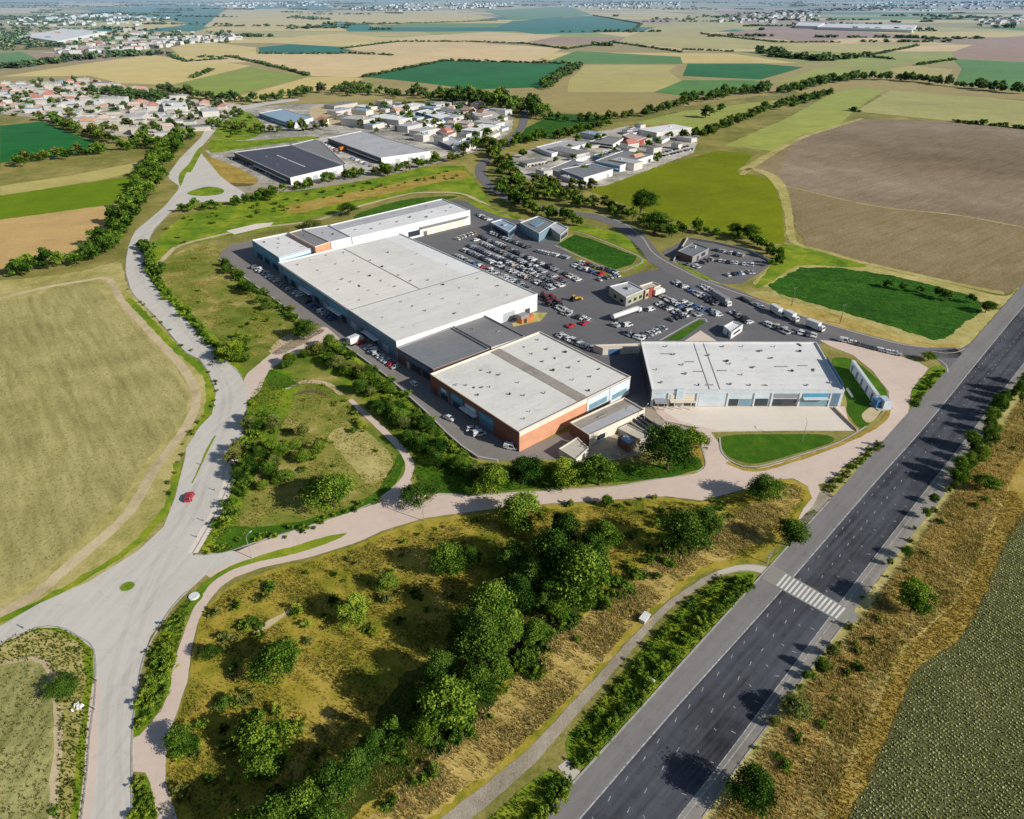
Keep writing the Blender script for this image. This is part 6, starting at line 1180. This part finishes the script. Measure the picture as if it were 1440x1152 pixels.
def townpatch(px, n, rmin, rmax, kinds, where):
    patch(px, n, rmin, rmax, kinds, 'tree ' + where, 'trees ' + where, 'tree', (.8, 1.2), 'town_tree')
townpatch([(-10,122),(118,114),(238,137),(325,148),(285,172),(236,194),(165,190),(70,166),(-10,162)], 170, 2.2, 4.6, ['fdeep','fmid','folive'], 'between the town houses')
townpatch([(470,150),(560,147),(700,158),(712,182),(640,218),(500,180)], 60, 2.2, 4.4, ['fdeep','fmid','folive'], 'among the estate units'); townpatch([(300,160),(350,160),(360,190),(320,200)], 14, 2.2, 4, ['fmid','folive'], 'left of the light blue warehouse'); townpatch([(725,225),(830,195),(960,184),(975,205),(860,258),(760,258)], 22, 2, 4, ['fdeep','fmid'], 'among the right-hand works')
FAR = 'far'
patch([(0,38),(120,40),(330,46),(345,54),(240,66),(130,80),(0,72)], 260, 3.5, 8, ['vdeep','vmid','volive'], FAR, None, 'far', (.7, 1.2))
patch([(-10,122),(118,114),(238,137),(325,148),(285,172),(236,194),(165,190),(70,166),(-10,162)], 160, 1.6, 3.4, ['volive','vmid'], FAR, None, 'far', (.7, 1.1))
def farhedge(px, step, rmin, rmax, width=8, kinds=('vdeep', 'vdeep', 'vmid')):
    q = densify(W(px), 4.0, False); L_ = 4 * len(q); along(px, max(2, int(L_ / step)), rmin, rmax, kinds, FAR, None, width, 'far', (.5, 1.0))
for a in ([(237,78),(262,87),(320,83)], [(280,81),(322,80),(370,90),(435,107)], [(480,75),(552,78)], [(480,69),(560,59),(660,59),(742,62),(800,70)], [(800,69),(862,60),(905,66),(960,74)], [(480,35),(548,34),(622,32),(700,29)], [(835,22),(902,34),(888,46)], [(958,70),(1032,73)], [(1078,80),(1150,84),(1205,78),(1255,84)], [(985,48),(1093,60),(1180,60)], [(1093,37),(1062,37)], [(1290,65),(1225,78)], [(1343,84),(1290,92)], [(1110,150),(1165,132)], [(365,76),(480,76)], [(300,98),(270,110)], [(1195,157),(1215,158)], [(1340,172),(1450,182)], [(626,86),(800,90)], [(510,109),(625,86)]): farhedge(a, 4.2, 2.4, 4.6, 4)
for a in ([(1072,74),(1100,80),(1160,86),(1210,80)],): farhedge(a, 6, 5, 12, 16, ['vdeep', 'vdeep', 'vmid'])
for a, st, w_ in (([(0,24),(60,26),(150,19),(210,22)], 16, 60), ([(0,48),(30,58),(40,66)], 14, 60), ([(48,66),(110,66)], 12, 20), ([(148,41),(192,43)], 14, 15), ([(305,51),(380,52)], 12, 25), ([(410,25),(462,28)], 18, 50), ([(415,41),(482,37)], 15, 40), ([(0,97),(60,90),(130,82)], 12, 25), ([(0,36),(110,28),(230,30)], 24, 120), ([(480,10),(560,12),(660,8)], 40, 200), ([(320,8),(480,6)], 50, 300), ([(1000,25),(1070,22),(1160,14),(1290,12)], 40, 150), ([(1290,22),(1360,26),(1440,25)], 26, 100), ([(1390,38),(1450,40)], 20, 60), ([(820,6),(1000,4)], 60, 300), ([(1195,43),(1316,44)], 18, 20), ([(990,24),(1150,30)], 26, 60), ([(150,55),(230,52),(260,50)], 18, 30), ([(240,76),(140,82)], 14, 15), ([(0,4),(700,2),(1440,3)], 130, 900), ([(0,9),(480,9)], 80, 300)): farhedge(a, st * .55, 5, 12, w_)
rq = random.Random(12)
for k in range(150):
    yy = rq.uniform(1800, 11000); xx = rq.uniform(-.9, .9) * yy; q = [(xx, yy), (xx + rq.uniform(-1, 1) * (250 + yy * .06), yy + rq.uniform(-.15, .15) * (200 + yy * .05))]
    for i in range(int(22 + yy / 300)):
        t = rq.random(); want(q[0][0] + (q[1][0] - q[0][0]) * t, q[0][1] + (q[1][1] - q[0][1]) * t + rq.uniform(-8, 8), rq.uniform(4, 8), rq.choice(('vdeep', 'vdeep', 'vmid')), FAR, None, 'far', rq.uniform(.5, 1))
# ---- build: the largest 300 trees and 300 shrubs singly, the rest as masses
def mass(name, reqs, label):
    by = {}
    for r in reqs: by.setdefault(r[5].mat, []).append(r)
    for mt, rs in by.items():
        VV, QQ, TT = [], [], []; k = 0
        for r in rs:
            p = r[5]; a = RNG.uniform(0, 6.28); ca, sa = math.cos(a), math.sin(a); V = p.V; X = (V[:, 0] * ca - V[:, 1] * sa) * r[3] + r[1]; Y = (V[:, 0] * sa + V[:, 1] * ca) * r[3] + r[2]; VV.append(np.stack([X, Y, V[:, 2] * r[4]], 1)); QQ.append(p.Q + k); TT.append(np.clip(p.t + RNG.uniform(-.12, .12), 0, 1)); k += len(V)
        o = link(name, tone_mesh(name, np.concatenate(VV), np.concatenate(QQ), np.concatenate(TT), mt)); tag(o, label, None, None, 'stuff')
def place(r):
    _, x, y, sx, sz, p, label, group, cat, name, parts = r; rz = RNG.uniform(0, 6.28)
    if parts or (p.trunk is not None and len(p.Q) > 3000):
        t = empty(name, (x, y, 0), rz); t.scale = (sx, sx, sz); tag(t, label, cat, group); link('crown', p.crown, t); 
        if p.trunk: link('trunk', p.trunk, t)
    else:
        t = link(name, joined(p), None, (x, y, 0)); t.rotation_euler = (0, 0, rz); t.scale = (sx, sx, sz); tag(t, label, cat, group)
trees = sorted([r for r in REQ if r[8] == 'tree'], key=lambda r: -r[0]); shrubs = sorted([r for r in REQ if r[8] == 'shrub'], key=lambda r: -r[0]); far = [r for r in REQ if r[8] == 'far']
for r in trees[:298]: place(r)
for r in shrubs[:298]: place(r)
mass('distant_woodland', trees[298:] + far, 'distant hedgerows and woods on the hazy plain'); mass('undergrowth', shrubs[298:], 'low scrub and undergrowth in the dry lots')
print('TREES', len(trees), 'SHRUBS', len(shrubs), 'FAR', len(far), 'CARS', NCAR)
# ---- grass and crops with real blades
def pip(X, Y, poly):
    r = np.zeros(len(X), dtype=bool); n = len(poly)
    for i in range(n):
        x0, y0 = poly[i]; x1, y1 = poly[i - 1]
        c = ((y0 > Y) != (y1 > Y)); r ^= c & (X < (x1 - x0) * (Y - y0) / ((y1 - y0) if y1 != y0 else 1e-9) + x0)
    return r
def scatter(poly, dens, clump=.0, holes=()):
    q = np.array(poly); lo, hi = q.min(0), q.max(0); n = int((hi[0] - lo[0]) * (hi[1] - lo[1]) * dens)
    X = RNG.uniform(lo[0], hi[0], n); Y = RNG.uniform(lo[1], hi[1], n); k = pip(X, Y, poly)
    for h in holes: k &= ~pip(X, Y, h)
    if clump:
        f = np.sin(X * .33 + 1.3 * np.sin(Y * .21)) + np.sin(Y * .41 + 1.7 * np.sin(X * .17 + 2)) + .8 * np.sin(X * .9 + Y * 1.1); k &= (f + RNG.normal(0, 1, n)) > clump
    return X[k], Y[k]
def tufts(name, label, X, Y, mat, h, wd, blades=4, lean=.5, tone=(.5, .2)):
    n = len(X)
    if not n: return
    base = np.repeat(np.stack([X, Y, np.zeros(n)], 1), blades, 0); m = n * blades; a = RNG.uniform(0, 6.28, m); hh = h * RNG.uniform(.5, 1.5, m); ww = wd * RNG.uniform(.6, 1.4, m)
    off = np.stack([np.cos(a), np.sin(a), np.zeros(m)], 1); side = np.stack([-np.sin(a), np.cos(a), np.zeros(m)], 1) * ww[:, None] * .5
    c = base + off * (wd * .3); tip = c + off * (hh * lean)[:, None] * RNG.uniform(.3, 1.4, m)[:, None] + np.array([0, 0, 1.0]) * hh[:, None]
    V = np.stack([c - side, c + side, tip], 1).reshape(-1, 3); Q = np.arange(3 * m).reshape(m, 3)
    tn = np.repeat(np.clip(RNG.normal(tone[0], tone[1], n), 0, 1), blades) + RNG.normal(0, .08, m)
    tag(link(name, tone_mesh(name, V, Q, np.clip(tn, 0, 1), mat)), label, None, None, 'stuff')
def poly_world(px): return [tuple(p) for p in catmull(W(px), True, 3)]
MEADOW = poly_world([(232,1165),(240,1060),(256,1000),(270,950),(277,915),(285,875),(304,846),(340,822),(440,790),(500,772),(540,755),(595,736),(640,731),(700,723),(846,712),(937,705),(990,710),(1050,695),(1090,680),(1120,682),(1134,692),(1110,735),(1060,780),(985,800),(910,862),(850,920),(775,1000),(700,1070),(600,1150),(560,1190),(250,1190)])
BANK = poly_world([(1128,688),(1112,720),(1076,752),(1045,775),(985,800),(955,822),(888,882),(820,962),(715,1064),(640,1120),(520,1200),(500,1180),(560,1110),(640,1030),(700,980),(745,930),(800,880),(870,830),(940,775),(1000,745),(1060,710)])
BARE = [poly_world([(350,898),(358,888),(408,850),(418,856),(384,882)])]
X, Y = scatter(MEADOW, 8.0, -.6, [BANK] + BARE); tufts('meadow_grass', 'golden dry meadow grass in the foreground', X, Y, 'grass_gold', .27, .11, 4, .8, (.55, .22))
X, Y = scatter(MEADOW, 6.0, .8, [BANK] + BARE); tufts('meadow_grass', 'green grass clumps in the foreground meadow', X, Y, 'grass_green', .3, .13, 4, .8)
X, Y = scatter(BANK, 12.0, -.8); tufts('bank_grass', 'straw-coloured long grass on the bank', X, Y, 'grass_straw', .5, .10, 5, .7, (.5, .25))
X, Y = scatter(BANK, 5.0, .9); tufts('bank_grass', 'green tufts on the straw bank', X, Y, 'grass_green', .45, .14)
LOTA = poly_world([(228,380),(255,356),(300,345),(330,388),(400,445),(440,463),(390,490),(345,518),(300,468),(250,420)]); LOTB = poly_world([(352,575),(385,530),(470,545),(510,590),(552,640),(560,660),(535,692),(470,722),(400,745),(320,762),(300,765),(335,650)])
for pl in (LOTA, LOTB):
    X, Y = scatter(pl, 2.0, .1); tufts('lot_grass', 'dry grass in the enclosed lots', X, Y, 'grass_gold', .24, .3, 3, .8, (.6, .2)); X, Y = scatter(pl, 1.6, .7); tufts('lot_grass', 'green grass in the enclosed lots', X, Y, 'grass_green', .26, .34, 3, .8)
VERGE_R = poly_world([(1000,1180),(1052,1080),(1100,1010),(1200,885),(1270,790),(1340,695),(1405,610),(1440,560),(1470,580),(1418,685),(1382,775),(1350,838),(1300,885),(1262,925),(1238,980),(1193,1075),(1150,1170)])
GB = poly_world([(1418,690),(1382,780),(1350,840),(1308,882),(1265,925),(1240,980),(1195,1078),(1160,1160),(1130,1240),(1150,1240),(1192,1156),(1226,1090),(1267,997),(1285,952),(1311,926),(1351,899),(1387,836),(1413,773),(1442,722)])
X, Y = scatter(GB, 7); tufts('verge_grass', 'golden grass edging the lower right crop field', X, Y, 'grass_gold', .28, .22, 4, .8, (.6, .2))
X, Y = scatter(VERGE_R, 9.0, .0); tufts('verge_grass', 'straw grass on the verge right of the highway', X, Y, 'grass_straw', .5, .11, 5, .7); X, Y = scatter(VERGE_R, 4.5, .6); tufts('verge_grass', 'greenish grass on the verge right of the highway', X, Y, 'grass_green', .4, .24); X, Y = scatter(VERGE_R, 6.0, .2); tufts('verge_grass', 'golden grass on the verge right of the highway', X, Y, 'grass_gold', .4, .12)
for pl, d_ in (([(1062,808),(1005,820),(945,867),(880,942),(812,1022),(804,1075),(822,1078),(900,992),(985,900),(1054,824)], 7), ([(800,1108),(760,1095),(640,1200),(700,1210)], 6), ([(205,960),(212,915),(245,862),(270,838),(262,872),(246,925),(222,1003),(190,1034)], 6), ([(188,1160),(188,1097),(205,1090),(220,1160)], 6), ([(350,565),(376,530),(400,545),(360,640),(345,700),(325,740),(300,770),(284,772),(312,712),(334,645)], 2.5), ([(590,655),(700,655),(900,655),(985,648),(920,672),(725,688),(600,690)], 2.5), ([(462,486),(540,534),(627,615),(672,650),(600,660),(520,570)], 2.5), ([(0,904),(50,884),(84,884),(112,898),(129,915),(126,1030),(112,1160),(80,1160),(82,1000),(60,928),(0,935)], 4)):
    X, Y = scatter(poly_world(pl), d_); tufts('verge_grass', 'green verge grass beside the roads', X, Y, 'grass_green', .32, .24, 4, tone=(.45, .2))
# crop rows in the lower right field: little plants on ridges
CROP = [P(*p) for p in [(1500,690),(1440,724),(1411,777),(1385,840),(1350,902),(1312,928),(1285,955),(1267,1000),(1226,1093),(1192,1157),(1160,1220),(1700,1220),(1700,700)]]
q = np.array(CROP); ra = math.radians(118); ca, sa = math.cos(ra), math.sin(ra); ctr = q.mean(0); U, Vv = np.meshgrid(np.arange(-90, 90, .62), np.arange(-90, 90, .82)); U = U.ravel() + RNG.normal(0, .05, U.size); Vv = Vv.ravel() + RNG.normal(0, .04, Vv.size)
X = ctr[0] + U * ca - Vv * sa; Y = ctr[1] + U * sa + Vv * ca; k = pip(X, Y, CROP) & (RNG.uniform(0, 1, len(X)) > .04); tufts('crop_plants', 'rows of grey-green crop plants in the lower right field', X[k], Y[k], 'crop_leaf', .26, .40, 7, .8, (.55, .09))
SOY = poly_world([(-60,440),(0,428),(62,414),(112,402),(132,405),(150,420),(172,440),(212,484),(242,517),(258,546),(259,570),(240,603),(212,634),(195,655),(168,703),(146,722),(90,776),(40,815),(0,836),(-60,855)])
X, Y = scatter(SOY, 1.2); tufts('crop_plants', 'olive crop plants in the large left field', X, Y, 'soy_leaf', .13, .4, 4, 1.0, (.62, .12))
LL_ = [P(*p) for p in [(-60,955),(0,942),(38,934),(58,938),(68,962),(72,1010),(70,1060),(64,1160),(-60,1160)]]
X, Y = scatter(LL_, 2.0); tufts('crop_plants', 'olive-tan stubble in the lower left corner field', X, Y, 'soy_leaf', .2, .3, 4, .9, (.5, .22))
